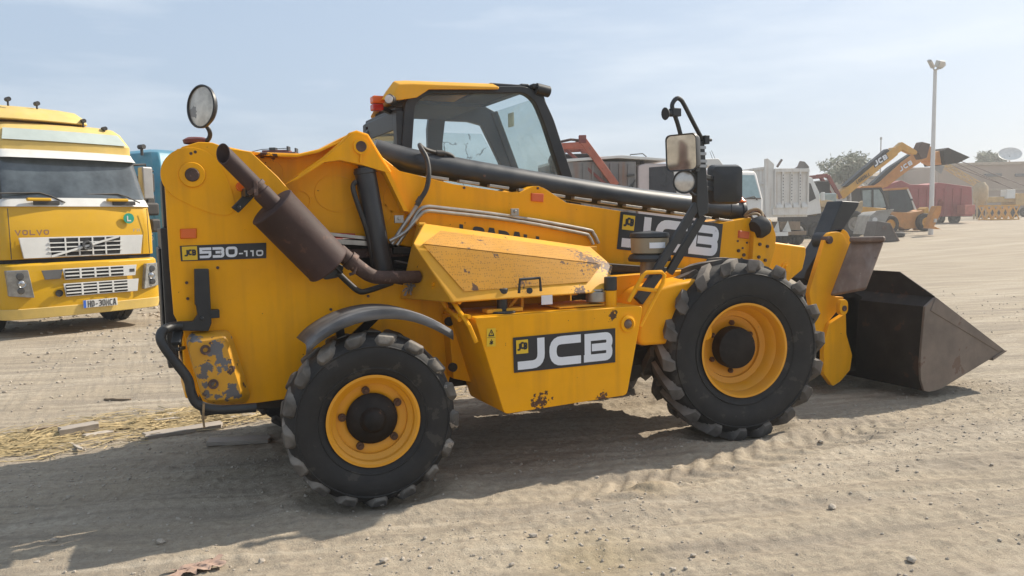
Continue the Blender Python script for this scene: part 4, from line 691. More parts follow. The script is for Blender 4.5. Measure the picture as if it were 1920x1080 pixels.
# ================================================================ vehicles behind, on the left
GL['F']=[[(1,.88),(.12,.88),(.12,0)],[(.12,.5),(.8,.5)]]
TY=mat('lemon truck paint',(.60,.335,.005),.35,spec=.3,var=.06,vs=1.2,dust=.05,coat=.3,spots=((.25,.16,.05),14,.74)); TYF=mat('faded yellow plastic',(.66,.46,.12),.55,var=.12,dust=.25)
TW=mat('off white truck plastic',(.62,.62,.60),.45,var=.08,dust=.25); TDK=mat('black plastic trim',(.022,.022,.024),.6,var=.3,dust=.2); GRV=mat('grille recess',(.012,.012,.013),.8)
WSG=glass('truck windscreen',(.28,.34,.36),.10,(.35,.38,.40)); CHR=mat('chrome',(.5,.5,.5),.2,metal=1,var=.1); TEAL=mat('turquoise truck paint',(.035,.22,.33),.4,var=.12,dust=.2); NAV=mat('dark blue recess',(.01,.02,.03),.5)
HLG=mat('headlamp glass',(.32,.32,.31),.12,var=.35,vs=10,metal=.4)
def plan(hw,y0,y1,r,cx=-.05,n=5,bow=.0):
    p=[]
    for k in range(n+1):
        a=PI/2*k/n; p.append((cx-hw+r-r*math.cos(a),y0+bow+r-r*math.sin(a)))
    for k in range(1,6): p.append((cx-hw+r+(2*hw-2*r)*k/6,y0+bow*(2*k/6-1)**2))
    for k in range(n+1):
        a=PI/2*k/n; p.append((cx+hw-r+r*math.sin(a),y0+bow+r-r*math.cos(a)))
    return p+[(cx+hw,y1),(cx-hw,y1)]
def ploft(secs,mb=None):
    mb=mb or MB(); return mb.loft([[(x,y,z) for x,y in plan(hw,y0,y1,r,bow=bw)] for z,hw,y0,y1,r,bw in secs])
def simple_wheel(parent,x,y,z,R,Wd,rimm,name='wheel',ax='X',dual=False):
    """tyre with rim for distant vehicles; axle along local ax"""
    K=Matrix.Translation((x,y,z))@(Matrix.Rotation(PI/2,4,'Y') if ax=='X' else Matrix.Rotation(PI/2,4,'X'))
    h=Wd/2; m=MB().lathe([(R*.55,-h*.8),(R*.75,-h),(R*.93,-h*.95),(R,-h*.7),(R,-h*.25),(R-.02,-h*.2),(R-.02,-h*.1),(R,-h*.05),(R,h*.7),(R*.93,h*.95),(R*.75,h),(R*.55,h*.8)],32,K); t=m.build(name,RUB,parent)
    m=MB().lathe([(R*.56,-h*.8),(R*.5,-h*.4),(R*.22,-h*.3),(R*.2,-h*.6),(0,-h*.6)],24,K).lathe([(R*.56,h*.8),(R*.5,h*.4),(R*.22,h*.3),(R*.2,h*.6),(0,h*.6)],24,K); m.build('rim',rimm,t); return t
YT=empty('yellow_truck',(-1.901,8.548,0),0.4493,'yellow cab-over truck with white grille and green round sticker, parked facing us','truck')
def yp(name,mb,m,bevel=0,parent=None,**k): return mb.build(name,m,parent or YT,bevel,**k)
yp('cab_body',ploft([(1.19,1.17,.03,2.3,.16,.05),(1.55,1.17,.02,2.3,.16,.05),(1.97,1.15,.05,2.3,.18,.06),(2.09,1.12,.09,2.3,.2,.07)]),TY,.01)
yp('cab_upper_body',ploft([(2.10,1.11,.13,2.3,.14,.06),(2.68,1.05,.36,2.3,.14,.06),(2.80,1.04,.36,2.3,.14,.06),(2.98,1.03,.34,2.3,.14,.06),(3.20,.96,.50,2.3,.16,.06),(3.28,.90,.58,2.3,.2,.06),(3.32,.78,.75,2.2,.2,.06)]),TYF,.01)
yp('scuttle_panel',ploft([(1.98,1.155,.025,.4,.18,.06),(2.115,1.125,.07,.4,.2,.07)]),TW,.005)
# windscreen with dark surround
def wrap(z0,z1,a0,a1,s0,s1,eps,mb=None,k0=0,k1=1):
    """strip of the curved front between heights z0,z1 from section s0 to s1 (hw,y0,r,bow)"""
    mb=mb or MB(); A=plan(s0[0],s0[1]-eps,3,s0[2],bow=s0[3])[:-2]; B=plan(s1[0],s1[1]-eps,3,s1[2],bow=s1[3])[:-2]
    A=A[a0:len(A)-a0]; B=B[a1:len(B)-a1]; return mb.grid([[(x,y,z0) for x,y in A],[(x,y,z1) for x,y in B]])
yp('windscreen_surround',wrap(2.085,2.79,1,1,(1.115,.10,.14,.06),(1.045,.345,.14,.06),.014),TDK,fix=False)
yp('windscreen',wrap(2.105,2.75,3,3,(1.11,.10,.14,.06),(1.045,.33,.14,.06),.03),mat('dark windscreen',(.075,.09,.10),.10,var=.7,vs=1.3,coat=.5),fix=False)
yp('sun_visor',MB().loft([[(x,y-e,z) for x,y in plan(1.06,yy,3,.22,bow=.08)[:-2]]+[(x,y-e+.05,z+.01) for x,y in reversed(plan(1.06,yy,3,.22,bow=.08)[:-2])] for z,yy,e in((2.72,.22,.08),(2.80,.30,.05),(2.85,.33,.03))]),TW,.006)
yp('roof_window',wrap(3.0,3.185,4,4,(1.02,.34,.14,.06),(.96,.49,.16,.06),.02),mat('pale dusty glass',(.42,.47,.44),.2,var=.1),fix=False)
yp('roof_deflector',MB().loft([[(x,y,z) for x,y in plan(hw,y0,1.9,.2,cx=-.35,bow=.05)] for z,hw,y0 in((3.33,.78,.55),(3.42,.76,.60),(3.54,.70,.80),(3.60,.62,1.1))]),TYF,.02)
for x,y,z in((-1.1,.75,3.56),(-.72,.78,3.58),(-.30,.82,3.56),(.30,.62,3.32),(.62,.60,3.22)):
    o=yp('roof_lamp',MB().cyl((x,y,z-.03),(x,y,z+.05),.015,8).cyl((x,y-.05,z+.07),(x,y+.05,z+.07),.035,12),TDK)
yp('bumper',ploft([(.34,1.15,-.06,1.3,.26,.08),(.30,1.19,-.10,1.3,.26,.08),(.52,1.22,-.12,1.3,.26,.08),(.80,1.23,-.11,1.3,.26,.08),(1.10,1.21,-.08,1.3,.26,.08),(1.13,1.18,-.05,1.3,.26,.08)]),TY,.015)
yp('bumper_gap',ploft([(1.12,1.15,.03,1.3,.2,.07),(1.20,1.15,.03,1.3,.2,.07)]),GRV)
yp('lower_spoiler',ploft([(.30,1.195,-.115,.9,.26,.08),(.46,1.225,-.135,.9,.26,.08)]),TYF,.01)
CXF=-.05
def fp(y): return lambda x,z:(CXF+x,y,z)
def trap(x0,x1,z0,z1,ins,y,t=.02,name=None,m=None,bevel=.004,parent=None):
    return yp(name,MB().prism([(CXF+x0+ins,z0),(CXF+x1-ins,z0),(CXF+x1,z1),(CXF+x0,z1)],y-t,y),m,bevel,parent)
g=trap(-.93,.91,1.205,1.515,.05,.015,.03,'grille_panel',TW)
trap(-.52,.54,1.225,1.495,.02,-.013,.006,'grille_recess',GRV,0,g)
for i in range(3): trap(-.54,.56,1.283+i*.066,1.301+i*.066,0,-.017,.014,'grille_slat',TW,.002,g)
for i in range(4): trap(-.30+i*.2-.012,-.30+i*.2+.012,1.222,1.498,0,-.019,.013,'grille_slat',TW,.002,g)
yp('grille_bar',MB().bar((CXF-.52,-.055,1.222),(CXF+.50,-.055,1.50),.03,.016,(0,1,0)),TW,parent=g)
yp('emblem',MB().ring(circ(CXF,1.375,.072,20),circ(CXF,1.375,.045,20),-.09,-.04).box((CXF-.055,-.055,1.355),(CXF+.055,-.045,1.395)),mat('dark emblem',(.12,.12,.12),.3,metal=.7),.002,parent=g)
for z0,z1,x0,x1,cap in((.86,1.03,-.38,.50,.72),(.60,.80,-.38,.55,.74)):
    lg=trap(x0-.03,cap,z0,z1,.03,-.118,.02,'lower_grille',TW)
    trap(x0,x1,z0+.015,z1-.015,0,-.137,.006,'grille_recess',GRV,0,lg)
    n=3 if z0>.8 else 4
    for i in range(1,n): trap(x0,x1,z0+(z1-z0)*i/n-.010,z0+(z1-z0)*i/n+.010,0,-.140,.014,'grille_slat',TW,.002,lg)
    for i in range(1,4): trap(x0+(x1-x0)*i/4-.015,x0+(x1-x0)*i/4+.015,z0+.01,z1-.01,0,-.142,.014,'grille_slat',TW,.002,lg)
trap(-.70,-.40,.88,1.02,.04,-.118,.012,'blank_grille',mat('grey plastic',(.09,.09,.09),.6)); trap(.60,.68,.92,.97,0,-.137,.006,'tow_cover',TDK)
yp('fog_lamp',MB().lathe([(0,.0),(.03,.005),(.05,0),(.055,.02)],20,Matrix.Translation((CXF-.48,-.125,.66))@Matrix.Rotation(PI/2,4,'X')),TDK)
for s in(-1,1):
    x0=.82; q=[(CXF+s*x0,.62),(CXF+s*(x0+.30),.66),(CXF+s*(x0+.31),1.04),(CXF+s*(x0+.06),1.04)]
    ysl=lambda x: -.135+max(0,abs(x-CXF)-.9)**1.5*1.1
    m=MB(); m.add([(x,ysl(x)-.012,z) for x,z in q],[(0,1,2,3)]); m.add([(x*1.0,ysl(x)+.10,z) for x,z in q],[(3,2,1,0)]); m.add([(x,ysl(x)+d,z) for d in(-.012,.10) for x,z in q],[(i,(i+1)%4,4+(i+1)%4,4+i) for i in range(4)])
    hlm=yp('headlamp',m,HLG,.012)
    for zz,rr in((.95,.055),(.735,.05)):
        c=Vector((CXF+s*.985,ysl(CXF+s*.985)-.004,zz)); yp('lamp_reflector',MB().lathe([(0,.012),(rr*.8,.010),(rr,-.004)],20,Matrix.Translation(c)@Matrix.Rotation(PI/2,4,'X')),mat('dark lamp bowl',(.10,.10,.10),.2,metal=.5) if 'dark lamp bowl' not in MATS else MATS['dark lamp bowl'],parent=hlm)
    c=Vector((CXF+s*.97,ysl(CXF+s*.97)-.004,.84)); yp('lamp_reflector',MB().lathe([(0,.012),(.03,.010),(.045,.0),(.055,.008),(.06,-.02)],24,Matrix.Translation(c)@Matrix.Rotation(PI/2,4,'X')),CHR,parent=hlm)
    yp('corner_seam',MB().tube([(CXF+s*(1.03),.035,1.2),(CXF+s*1.03,.04,1.95)],.006,6),TDK)
yp('number_plate',MB().box((CXF-.17+.02,-.155,.40),(CXF+.37,-.138,.52)),TW,.003); m=MB(); word(m,[(CXF-.10,-.156,.515),(CXF+.36,-.156,.515),(CXF+.36,-.156,.405),(CXF-.10,-.156,.405)],'HD-30MCA',.003,t=.13,gap=.25,pad=.02); pm=quadmap([(CXF-.15,-.156,.52),(CXF+.37,-.156,.52),(CXF+.37,-.156,.40),(CXF-.15,-.156,.40)],.003)
o=yp('plate_lettering',m,TDK,fix=False); m=MB(); sheet(m,pm,0,0,.075,1); yp('plate_band',m,mat('blue plate band',(.03,.12,.5),.5),fix=False)
m=MB(); word(m,[(CXF-.98,.022,1.63),(CXF-.50,.018,1.63),(CXF-.50,.018,1.55),(CXF-.98,.022,1.55)],'VOLVO',.02,t=.22,gap=.22)
yp('bonnet_lettering',m,mat('pinkish letters',(.22,.12,.09),.5,metal=.2),fix=False)
vm2=quadmap([(CXF+.76,.022,1.62),(CXF+.88,.022,1.62),(CXF+.88,.022,1.57),(CXF+.76,.022,1.57)],.02); m=MB()
for i,ch in enumerate('FH'): glyph(m,ch,.05+i*.5,0,.38,1,.09,lambda u,v:vm2(u,v))
yp('bonnet_badge',m,CHR,fix=False)
stx,stz=.66+.05,1.79
gs=yp('round_sticker',MB().prism(circ(CXF+stx,stz,.085,28),.008,.02),mat('green sticker',(.01,.30,.20),.5)); sm2=quadmap([(CXF+stx-.045,.008,stz+.05),(CXF+stx+.045,.008,stz+.05),(CXF+stx+.045,.008,stz-.05),(CXF+stx-.045,.008,stz-.05)],.004); m=MB(); glyph(m,'L',.15,0,.7,.9,.22,sm2,0); yp('sticker_letter',m,TW,parent=gs,fix=False)
for x in(-.66,.50):
    yp('wiper_vent',MB().box((CXF+x-.02,.02,2.005),(CXF+x+.34,.06,2.07)),TDK,.006); yp('wiper_cap',MB().box((CXF+x-.12,-.01,2.06),(CXF+x+.22,.06,2.11)),TY,.02)
    yp('wiper',MB().tube([(CXF+x+.42,.03,2.04),(CXF+x+.25,.09,2.14),(CXF+x+.1,.11,2.19)],.012,6).tube([(CXF+x+.1,.11,2.19),(CXF+x-.5,.11,2.17)],.014,6),TDK)
for s in(-1,1):
    mx_=CXF+s*1.28
    mr2=yp('door_mirror',MB().loft([[(mx_+a*s,.42+b,z) for a,b in((-.10,0),(.10,.03),(.12,.2),(-.08,.22))] for z in(2.12,2.17,2.62,2.68)]),mat('silver mirror shell',(.30,.29,.28),.4,metal=.3),.03); yp('mirror_arm',MB().tube([(CXF+s*1.05,.5,2.70),(mx_,.5,2.72),(mx_,.5,2.6)],.02,8).tube([(CXF+s*1.1,.5,2.05),(mx_,.5,2.0),(mx_,.5,2.15)],.02,8),TDK)
    yp('wide_mirror',MB().box((mx_-.10,.36,1.84),(mx_+.14,.55,2.06)),TDK,.04,parent=mr2); yp('kerb_mirror',MB().box((mx_-.05,.30,1.55),(mx_+.12,.50,1.78)),TDK,.04)
    simple_wheel(YT,CXF+s*1.0,1.35,.50,.52,.32,TDK); simple_wheel(YT,CXF+s*.95,5.0,.50,.52,.5,TDK)
    yp('front_mudguard',MB().box((CXF+s*.75,.75,.95),(CXF+s*1.2,2.0,1.15)),TDK,.05)
yp('chassis',MB().box((CXF-.45,.3,.55),(CXF+.45,6,.85)).box((CXF-1,.4,.45),(CXF+1,1.0,.9)),TDK); yp('wheel_plate',MB().cyl((CXF,4.8,.86),(CXF,4.8,.95),.5,20),TDK)
yp('dash_shelf',MB().box((CXF-.9,.5,1.9),(CXF+.9,.9,2.14)),TDK)
# turquoise truck behind it
TQ=empty('turquoise_truck',(-.734,12.27,0),0.5934,'turquoise cab-over truck half hidden between the yellow truck and the telehandler','truck')
def tp_(n,mb,m,b=0,p=None,**k): return mb.build(n,m,p or TQ,b,**k)
cs=lambda z,y0,i=0:[(0+i,y0+.12,z),(.1+i,y0,z),(2.25-i,y0,z),(2.35-i,y0+.12,z),(2.35-i,2.1,z),(0+i,2.1,z)]
tp_('cab_body',MB().loft([cs(.62,0),cs(1.9,0),cs(3.0,.16,.06),cs(3.22,.30,.12),cs(3.30,.6,.3)]),TEAL,.03)
tp_('windscreen',MB().add([(.16,-.012,2.02),(2.2,-.012,2.02),(2.12,.135,2.92),(.24,.135,2.92)],[(0,1,2,3)]),mat('pale reflecting screen',(.30,.36,.38),.15,var=.2),fix=False)  # pale grey of the glass is a reflection painted into its colour
dw=tp_('side_door',MB().prism([(.22,.7),(1.2,.7),(1.2,2.85),(.42,2.85),(.25,2.0)],-.012,-.0 if False else .0,'X'),TEAL,.006)
tp_('door_window',MB().prism([(.34,2.0),(1.1,2.0),(1.1,2.72),(.50,2.72)],-.02,-.012,'X'),mat('black door glass',(.015,.02,.025),.1),p=dw)
tp_('side_mirror',MB().box((-.35,.0,2.35),(-.1,.14,2.75)),TDK,.04); tp_('wide_mirror',MB().box((-.32,.0,2.05),(-.12,.12,2.3)),TDK,.03); tp_('mirror_arm',MB().tube([(0,.2,2.8),(-.22,.08,2.82),(-.22,.08,2.1),(0,.2,2.0)],.02,8),TDK)
tp_('roof_lamp',MB().cyl((.05,.6,3.15),(.05,.6,3.30),.03,10).cyl((.05,.52,3.33),(.05,.68,3.33),.05,12),TDK)
m=MB(); word(m,[(-.013,1.05,1.52),(-.013,.28,1.52),(-.013,.28,1.36),(-.013,1.05,1.36)],'EXPRESS',.004,t=.18)
tp_('door_lettering',m,mat('cream lettering',(.6,.58,.48),.5),fix=False)
tp_('step_skirt',MB().box((-.02,.0,.45),(2.3,1.6,.64)),TDK,.03); tp_('chassis',MB().box((.5,1.5,.6),(1.8,8,1.0)),TDK); tp_('cargo_body',MB().box((.0,2.4,1.0),(2.35,8,2.6)),NAV,.02)
for x in(.2,2.1): simple_wheel(TQ,x,1.3,.5,.5,.3,TDK); simple_wheel(TQ,x,6,.5,.5,.4,TDK)
# red machine whose top shows over the boom
RDM=mat('dull red paint',(.20,.035,.03),.6,var=.3,dust=.3); ORM=mat('sun faded red paint',(.42,.10,.055),.55,var=.2,vs=4,dust=.3,spots=((.12,.06,.05),9,.64))
RC=empty('red_crane_truck',(2.702,19.515,0),-0.4538,'dull red machine whose hose-strung top just shows above the boom','crane truck')
def rp_(n,mb,m,b=0,p=None,**k): return mb.build(n,m,p or RC,b,**k)
rp_('body',MB().box((-1.4,.0,.6),(1.6,2.0,1.9)),RDM,.05); zt=[(.118,3.941)][0][1]
rp_('jib',MB().box((-.9,.3,1.9),(.6,.9,zt-.02)).box((-.5,.4,zt-.02),(.35,.8,zt+.06)),RDM,.03); rp_('jib_head',MB().box((-.25,.35,zt+.05),(-.05,.6,zt+.13)),TDK,.01); rp_('jib_pin',MB().box((.3,.35,zt+.02),(.36,.6,zt+.16)),TDK,.01); rp_('jib_pin',MB().box((.55,.35,zt-.1),(.6,.6,zt+.10)),TDK,.01)
rp_('cable',MB().tube([(-1.1,.4,zt-.05),(-.5,.4,zt+.08),(.3,.4,zt+.1)],.012,6),TDK)
for x in(-.9,1.0):
    for y in(.1,1.9): simple_wheel(RC,x,y,.5,.5,.3,TDK,ax='Y')
# loader arms shape shared by the two red loaders
def loader(root,P,parts):
    for n,mb,m,b in parts: mb.build(n,m,root,b)
OA=empty('backhoe_loader',(9.882,12.705,0),-0.4538,'faded red backhoe loader with raised arms seen right behind the telehandler cab','backhoe')
def op(n,mb,m,b=0,p=None,**k): return mb.build(n,m,p or OA,b,**k)
def barpx(mb,a,b,w,t,y): return mb.bar((a[0],y,a[1]),(b[0],y,b[1]),t,w,(0,1,0)) 
pts=[(-.912,3.608),(-.133,3.635),(-.16,3.778),(.737,2.532),(-.625,3.46),(-.419,2.669),(-.766,3.705),(-.08,3.235)]
for y in(.0,1.1):
    op('lift_arm',MB().bar((pts[0][0],y,pts[0][1]),(pts[1][0],y,pts[1][1]),.10,.17,(0,0,1)),ORM,.015); op('dipper_arm',MB().bar((pts[2][0],y,pts[2][1]),(pts[3][0],y,pts[3][1]),.14,.20,(0,0,1)),ORM,.015)
    op('arm_ram',MB().bar((pts[1][0]-.55,y+.03,pts[1][1]-.05),(pts[3][0]-.25,y+.03,pts[3][1]+.02),.08,.08),RDM,.01); op('pivot_lug',MB().box((pts[2][0]-.10,y-.08,pts[2][1]-.1),(pts[2][0]+.10,y+.08,pts[2][1]+.12)),RDM,.02)
op('arm_hose',MB().tube([(pts[0][0],.05,pts[0][1]+.10),(pts[6][0]+.3,.05,pts[1][1]+.16),(pts[1][0],.05,pts[1][1]+.12)],.035,8),RST)
op('cab',MB().box((pts[4][0]-.4,.3,1.5),(pts[4][0]+.85,1.6,pts[4][1]-.02)),INT,.06); op('bonnet',MB().box((pts[4][0]+.6,.4,.9),(pts[4][0]+2.0,1.4,2.05)),RDM,.06); op('grab_rail',MB().tube([(pts[4][0]-.3,.3,pts[4][1]-.5),(pts[4][0]-.25,.28,pts[4][1]+.05)],.03,8),TDK); op('chassis',MB().box((-1.9,.3,.5),(1.2,1.5,1.0)),RDM)
for x,R in((-1.3,.7),(1.0,.5)):
    for y in(.1,1.7): simple_wheel(OA,x,y,R,R,.4,TDK,ax='Y')
# grey tipper lorry with pinkish cab
GT=empty('grey_tipper_truck',(11.956,12.259,0),-0.2094,'tipper truck with rust-streaked grey body and pinkish white cab','truck')
PKW=mat('pinkish white paint',(.56,.48,.46),.5,var=.08,dust=.2); WPT=mat('white truck paint',(.68,.67,.64),.45,var=.06,dust=.25,spots=((.28,.16,.10),8,.73)); GRB=mat('grey rusty body',(.19,.18,.175),.65,var=.2,vs=2,streak=((.24,.11,.06),.8,(5,5,.6)),dust=.25)
def gp(n,mb,m,b=0,p=None,**k): return mb.build(n,m,p or GT,b,**k)
bd=[(-1.902,3.233),(-1.16,3.363),(.262,3.263),(-.692,3.262),(-1.882,2.198),(-.699,1.891)]
gp('tipper_body',MB().box((bd[0][0]-1.0,.0,1.35),(bd[3][0]-.05,2.3,bd[0][1]-.04)),GRB,.02)
gp('body_canopy',MB().prism([(bd[0][0]-1,bd[0][1]-.06),(bd[1][0]-.1,bd[1][1]-.08),(bd[2][0],bd[2][1]-.06),(bd[2][0],bd[2][1]),(bd[1][0],bd[1][1]),(bd[0][0]-1,bd[0][1]+.02)],-.03,2.3),WPT,.01)
for i in range(6): gp('body_rib',MB().box((bd[0][0]-.4+i*.26,-.035,1.4),(bd[0][0]-.34+i*.26,.0,bd[0][1]-.1)),GRB,.01)
gp('snorkel',MB().prism([(-.874,2.577),(-1.062,2.477),(-1.097,1.998),(-.94,1.996),(-.906,2.36),(-.779,2.722)],-.07,-.01).bar(([(-1.04,2.799)][0][0],-.06,[(-1.04,2.799)][0][1]),([(-.82,2.827)][0][0],-.06,[(-.82,2.827)][0][1]),.05,.06),TDK,.01)
gp('hand_rail',MB().tube([(a,0.1,b) for a,b in [(-.901,3.3),(-.869,3.387),(-.506,3.417),(-.395,3.329)]],.015,6),TDK)
cabo=[(-.677,3.088),(-.44,3.146),(1.302,3.115),(1.534,2.787),(1.719,2.036),(1.723,1.13),(-.703,1.185)]
gp('cab_body',MB().prism(cabo,.0,2.3),PKW,.05); gp('door_window',MB().prism([(-.366,3.029),(.224,3.071),(.353,2.998),(.465,2.259),(-.368,2.415)],-.012,.005),mat('black cab glass',(.02,.017,.02),.12,var=.5),.01)
gp('quarter_pillar',MB().prism([(.348,3.026),(.477,3.026),(.606,2.198),(.493,2.199)],-.022,.003),WPT,.005); gp('dark_window',MB().prism([(.542,2.938),(1.259,2.906),(1.392,2.458),(.671,2.405)],-.015,.004),TDK,.005)
gp('roof_spoiler',MB().prism([(1.025,3.063),(1.123,3.272),(1.819,3.287),(2.003,3.077)],.1,2.2),WPT,.03); gp('roof_aerial',MB().tube([(a,.3,b) for a,b in [(1.727,3.288),(1.642,3.499)]],.006,5).tube([(a,.4,b) for a,b in [(1.865,3.297),(1.746,3.539)]],.006,5),TDK)
gp('stack',MB().cyl(([(-.48,3.162)][0][0],.2,2.0),([(-.48,3.162)][0][0],.2,[(-.479,3.279)][0][1]),.06,12),TDK)
gp('chassis',MB().box((-4,.4,.6),(1.6,1.9,1.2)),TDK)
for x in(-2.6,-1.4,1.0):
    for y in(.2,2.1): simple_wheel(GT,x,y,.52,.52,.35,TDK,ax='Y')
# white lorry cab facing us
WC=empty('white_truck',(20.947,18.489,.001),-0.1047,'white cab-over truck facing us between the black mirror and the white tipper','truck')
def wp(n,mb,m,b=0,p=None,**k): return mb.build(n,m,p or WC,b,**k)
zr=[(-.023,3.498),(-.022,3.329),(-.013,2.332),(.579,2.327),(.414,3.33),(.798,1.314)]
zt0,z1,z2=zr[0][1],zr[1][1],zr[2][1]; xr0=zr[3][0]+.12
sec=lambda z,y0,hw:[(xr0-2.3+.1+(1.15-hw),y0+.1,z),(xr0-2.2+(1.15-hw),y0,z),(xr0-.1-(1.15-hw),y0,z),(xr0-(1.15-hw),y0+.1,z),(xr0-(1.15-hw),1.9,z),(xr0-2.3+(1.15-hw),1.9,z)]
wp('cab_body',MB().loft([sec(.7,0,1.15),sec(z2,.0,1.15),sec(z1,.28,1.05),sec(zt0-.05,.35,1.02),sec(zt0,.6,.9)]),WPT,.03)
wp('windscreen',MB().add([(xr0-2.12,-.012,z2+.02),(xr0-.18,-.012,z2+.02),(xr0-.28,.262,z1-.03),(xr0-2.02,.262,z1-.03)],[(0,1,2,3)]),mat('reflecting windscreen',(.30,.40,.40),.12,var=.15),fix=False)
wp('windscreen_gasket',MB().tube([(xr0-2.12,-.02,z2+.02),(xr0-.18,-.02,z2+.02)],.03,6),TDK); wp('wiper',MB().tube([(xr0-1.2,-.03,z2-.03),(xr0-.5,-.03,z2+.1),(xr0-.35,-.03,z2-.05)],.02,6),TDK); wp('wiper',MB().tube([(xr0-2,-.03,z2-.03),(xr0-1.5,-.03,z2+.1)],.02,6),TDK)
wp('bumper',MB().box((xr0-2.35,-.08,.5),(xr0+.05,.4,1.0)),WPT,.04); wp('grille',MB().box((xr0-1.9,-.015,1.05),(xr0-.5,.01,1.35)),TDK,.01); wp('chassis',MB().box((xr0-1.8,.8,.6),(xr0-.5,6,1.0)),TDK); wp('corner_lamp',MB().box((xr0-2.28,-.05,z2-.2),(xr0-2.15,.02,z2+.2)),ORA,.02)
for x in(xr0-2.1,xr0-.2): simple_wheel(WC,x,1.1,.5,.5,.3,TDK)
# white tipper seen from its tail
TT=empty('white_tipper_truck',(29.364,24.439,.082),-0.2618,'white dump truck seen from behind its ribbed tailgate','dump truck')
WTP=mat('chalky white body',(.66,.64,.60),.6,var=.08,vs=2,dust=.2,spots=((.30,.17,.10),7,.74),streak=((.40,.30,.22),.5,(6,6,.5)))
def t2(n,mb,m,b=0,p=None,**k): return mb.build(n,m,p or TT,b,**k)
k=[(-1.063,3.926),(.861,3.914),(-1.041,2.019),(.891,1.989),(-1.037,1.635),(.837,1.52),(-1.544,4.47),(-1.097,4.306),(-1.545,1.644),(-1.008,1.69)]
x0,x1=k[0][0],k[1][0]; zt,zb,zf=k[0][1],k[2][1],k[4][1]; XW=x1-x0
tg=t2('tailgate',MB().box((x0+.05,-.02,zb+.0),(x1-.02,.03,zt)),WTP,.01)
t2('tailgate_frame',MB().box((x0,-.14,zt-.12),(x1,.0,zt+.05)).box((x1-.09,-.14,zb),(x1,0,zt-.12)).box((x0,-.14,zb),(x0+.06,0,zt-.12)),WTP,.012,p=tg)
for i in range(3):
    xx=x0+XW*(.24+.25*i); rb=t2('tailgate_rib',MB().box((xx-.05,-.13,zb+.05),(xx+.05,-.02,zt-.11)),WTP,.01,p=tg)
for i in range(4):
    xa=x0+.05+XW*.25*i; t2('tailgate_ledge',MB().loft([[(xa+.06,-.02,zb+.22),(xa+XW*.25-.10,-.02,zb+.22),(xa+XW*.25-.06,-.16,zb+.02),(xa+.02,-.16,zb+.02)],[(xa+.06,-.02,zb-.08),(xa+XW*.25-.10,-.02,zb-.08),(xa+XW*.25-.06,-.16,zb-.08),(xa+.02,-.16,zb-.08)]]),WTP,.01,p=tg)
t2('rib_slots',MB().add([],[]),TDK) if False else None
m=MB()
for i in range(3):
    xx=x0+XW*(.24+.25*i)
    for j in range(9): m.box((xx-.02,-.134,zb+.32+j*(zt-zb-.5)/9),(xx+.02,-.128,zb+.36+j*(zt-zb-.5)/9+.03))
sl_=t2('rib_slots',m,TDK,p=tg); sl_['kind']='stuff'
t2('rear_sill',MB().box((x0-.1,-.10,zf-.05),(x1-.05,.2,zb-.06)),WTP,.015)
se=[(k[6][0]-.02,k[6][1]),(k[6][0]+.14,k[6][1]+.03),(k[7][0]+.06,k[7][1]-.1),(k[0][0],zt),(k[0][0],zf),(k[8][0]+.05,zf)]
t2('body_side',MB().prism(se,.0,.10),WTP,.01)
LB=5.0
t2('body_side',MB().box((se[0][0]-.0,.10,zf),(se[0][0]+.08,LB,zt+.15)).box((se[0][0]-.06,.1,zt+.02),(se[0][0]+.02,LB,zt+.15)).box((se[0][0]-.05,.1,zt-.75),(se[0][0]+.02,LB,zt-.66)),WTP,.01); t2('body_side',MB().box((x1-.06,.05,zf),(x1+.02,LB,zt+.1)),WTP,.01)
t2('body_floor',MB().box((se[0][0],.0,zf-.15),(x1,LB,zf)).box((se[0][0],LB-.1,zf),(x1,LB,zt+.3)),WTP,.01)
t2('tailgate_hinge',MB().prism([(.015,3.943),(.254,4.078),(.371,4.35),(.612,4.321),(.858,4.074),(.861,3.91)],-.1,.02),GRB,.01); t2('side_prop',MB().bar(([(-.714,4.081)][0][0],.3,[(-.714,4.081)][0][1]),([(-.448,4.463)][0][0],.3,[(-.448,4.463)][0][1]),.08,.1),GRB)
t2('chassis',MB().box((x0+.4,-.0,.8),(x1-.4,8,1.25)).box((x0+.2,-.1,.55),(x1-.1,.0,.75)),mat('tan chassis',(.20,.14,.09),.7,var=.3,dust=.4)); t2('rear_plate',MB().box((x0-.15,-.16,.52),(x0+.75,-.12,.72)),WPT,.005); t2('mud_flap',MB().add([(x0+.75,-.12,1.3),(x0+.45,-.10,.75),(x0+.95,-.12,.72)],[(0,1,2)]).add([(x0+.2,-.12,1.3),(x0-.1,-.10,.75),(x0+.3,-.12,.72)],[(0,1,2)]),mat('pale flap',(.55,.55,.52),.7),fix=False)
for y in(.7,2.0,5.5):
    for x in(x0+.05,x1-.25): simple_wheel(TT,x,y,.52,.52,.5,TDK)
t2('cab_body',MB().box((x0-.2,5.4,.8),(x1,7.2,3.0)),WPT,.05)
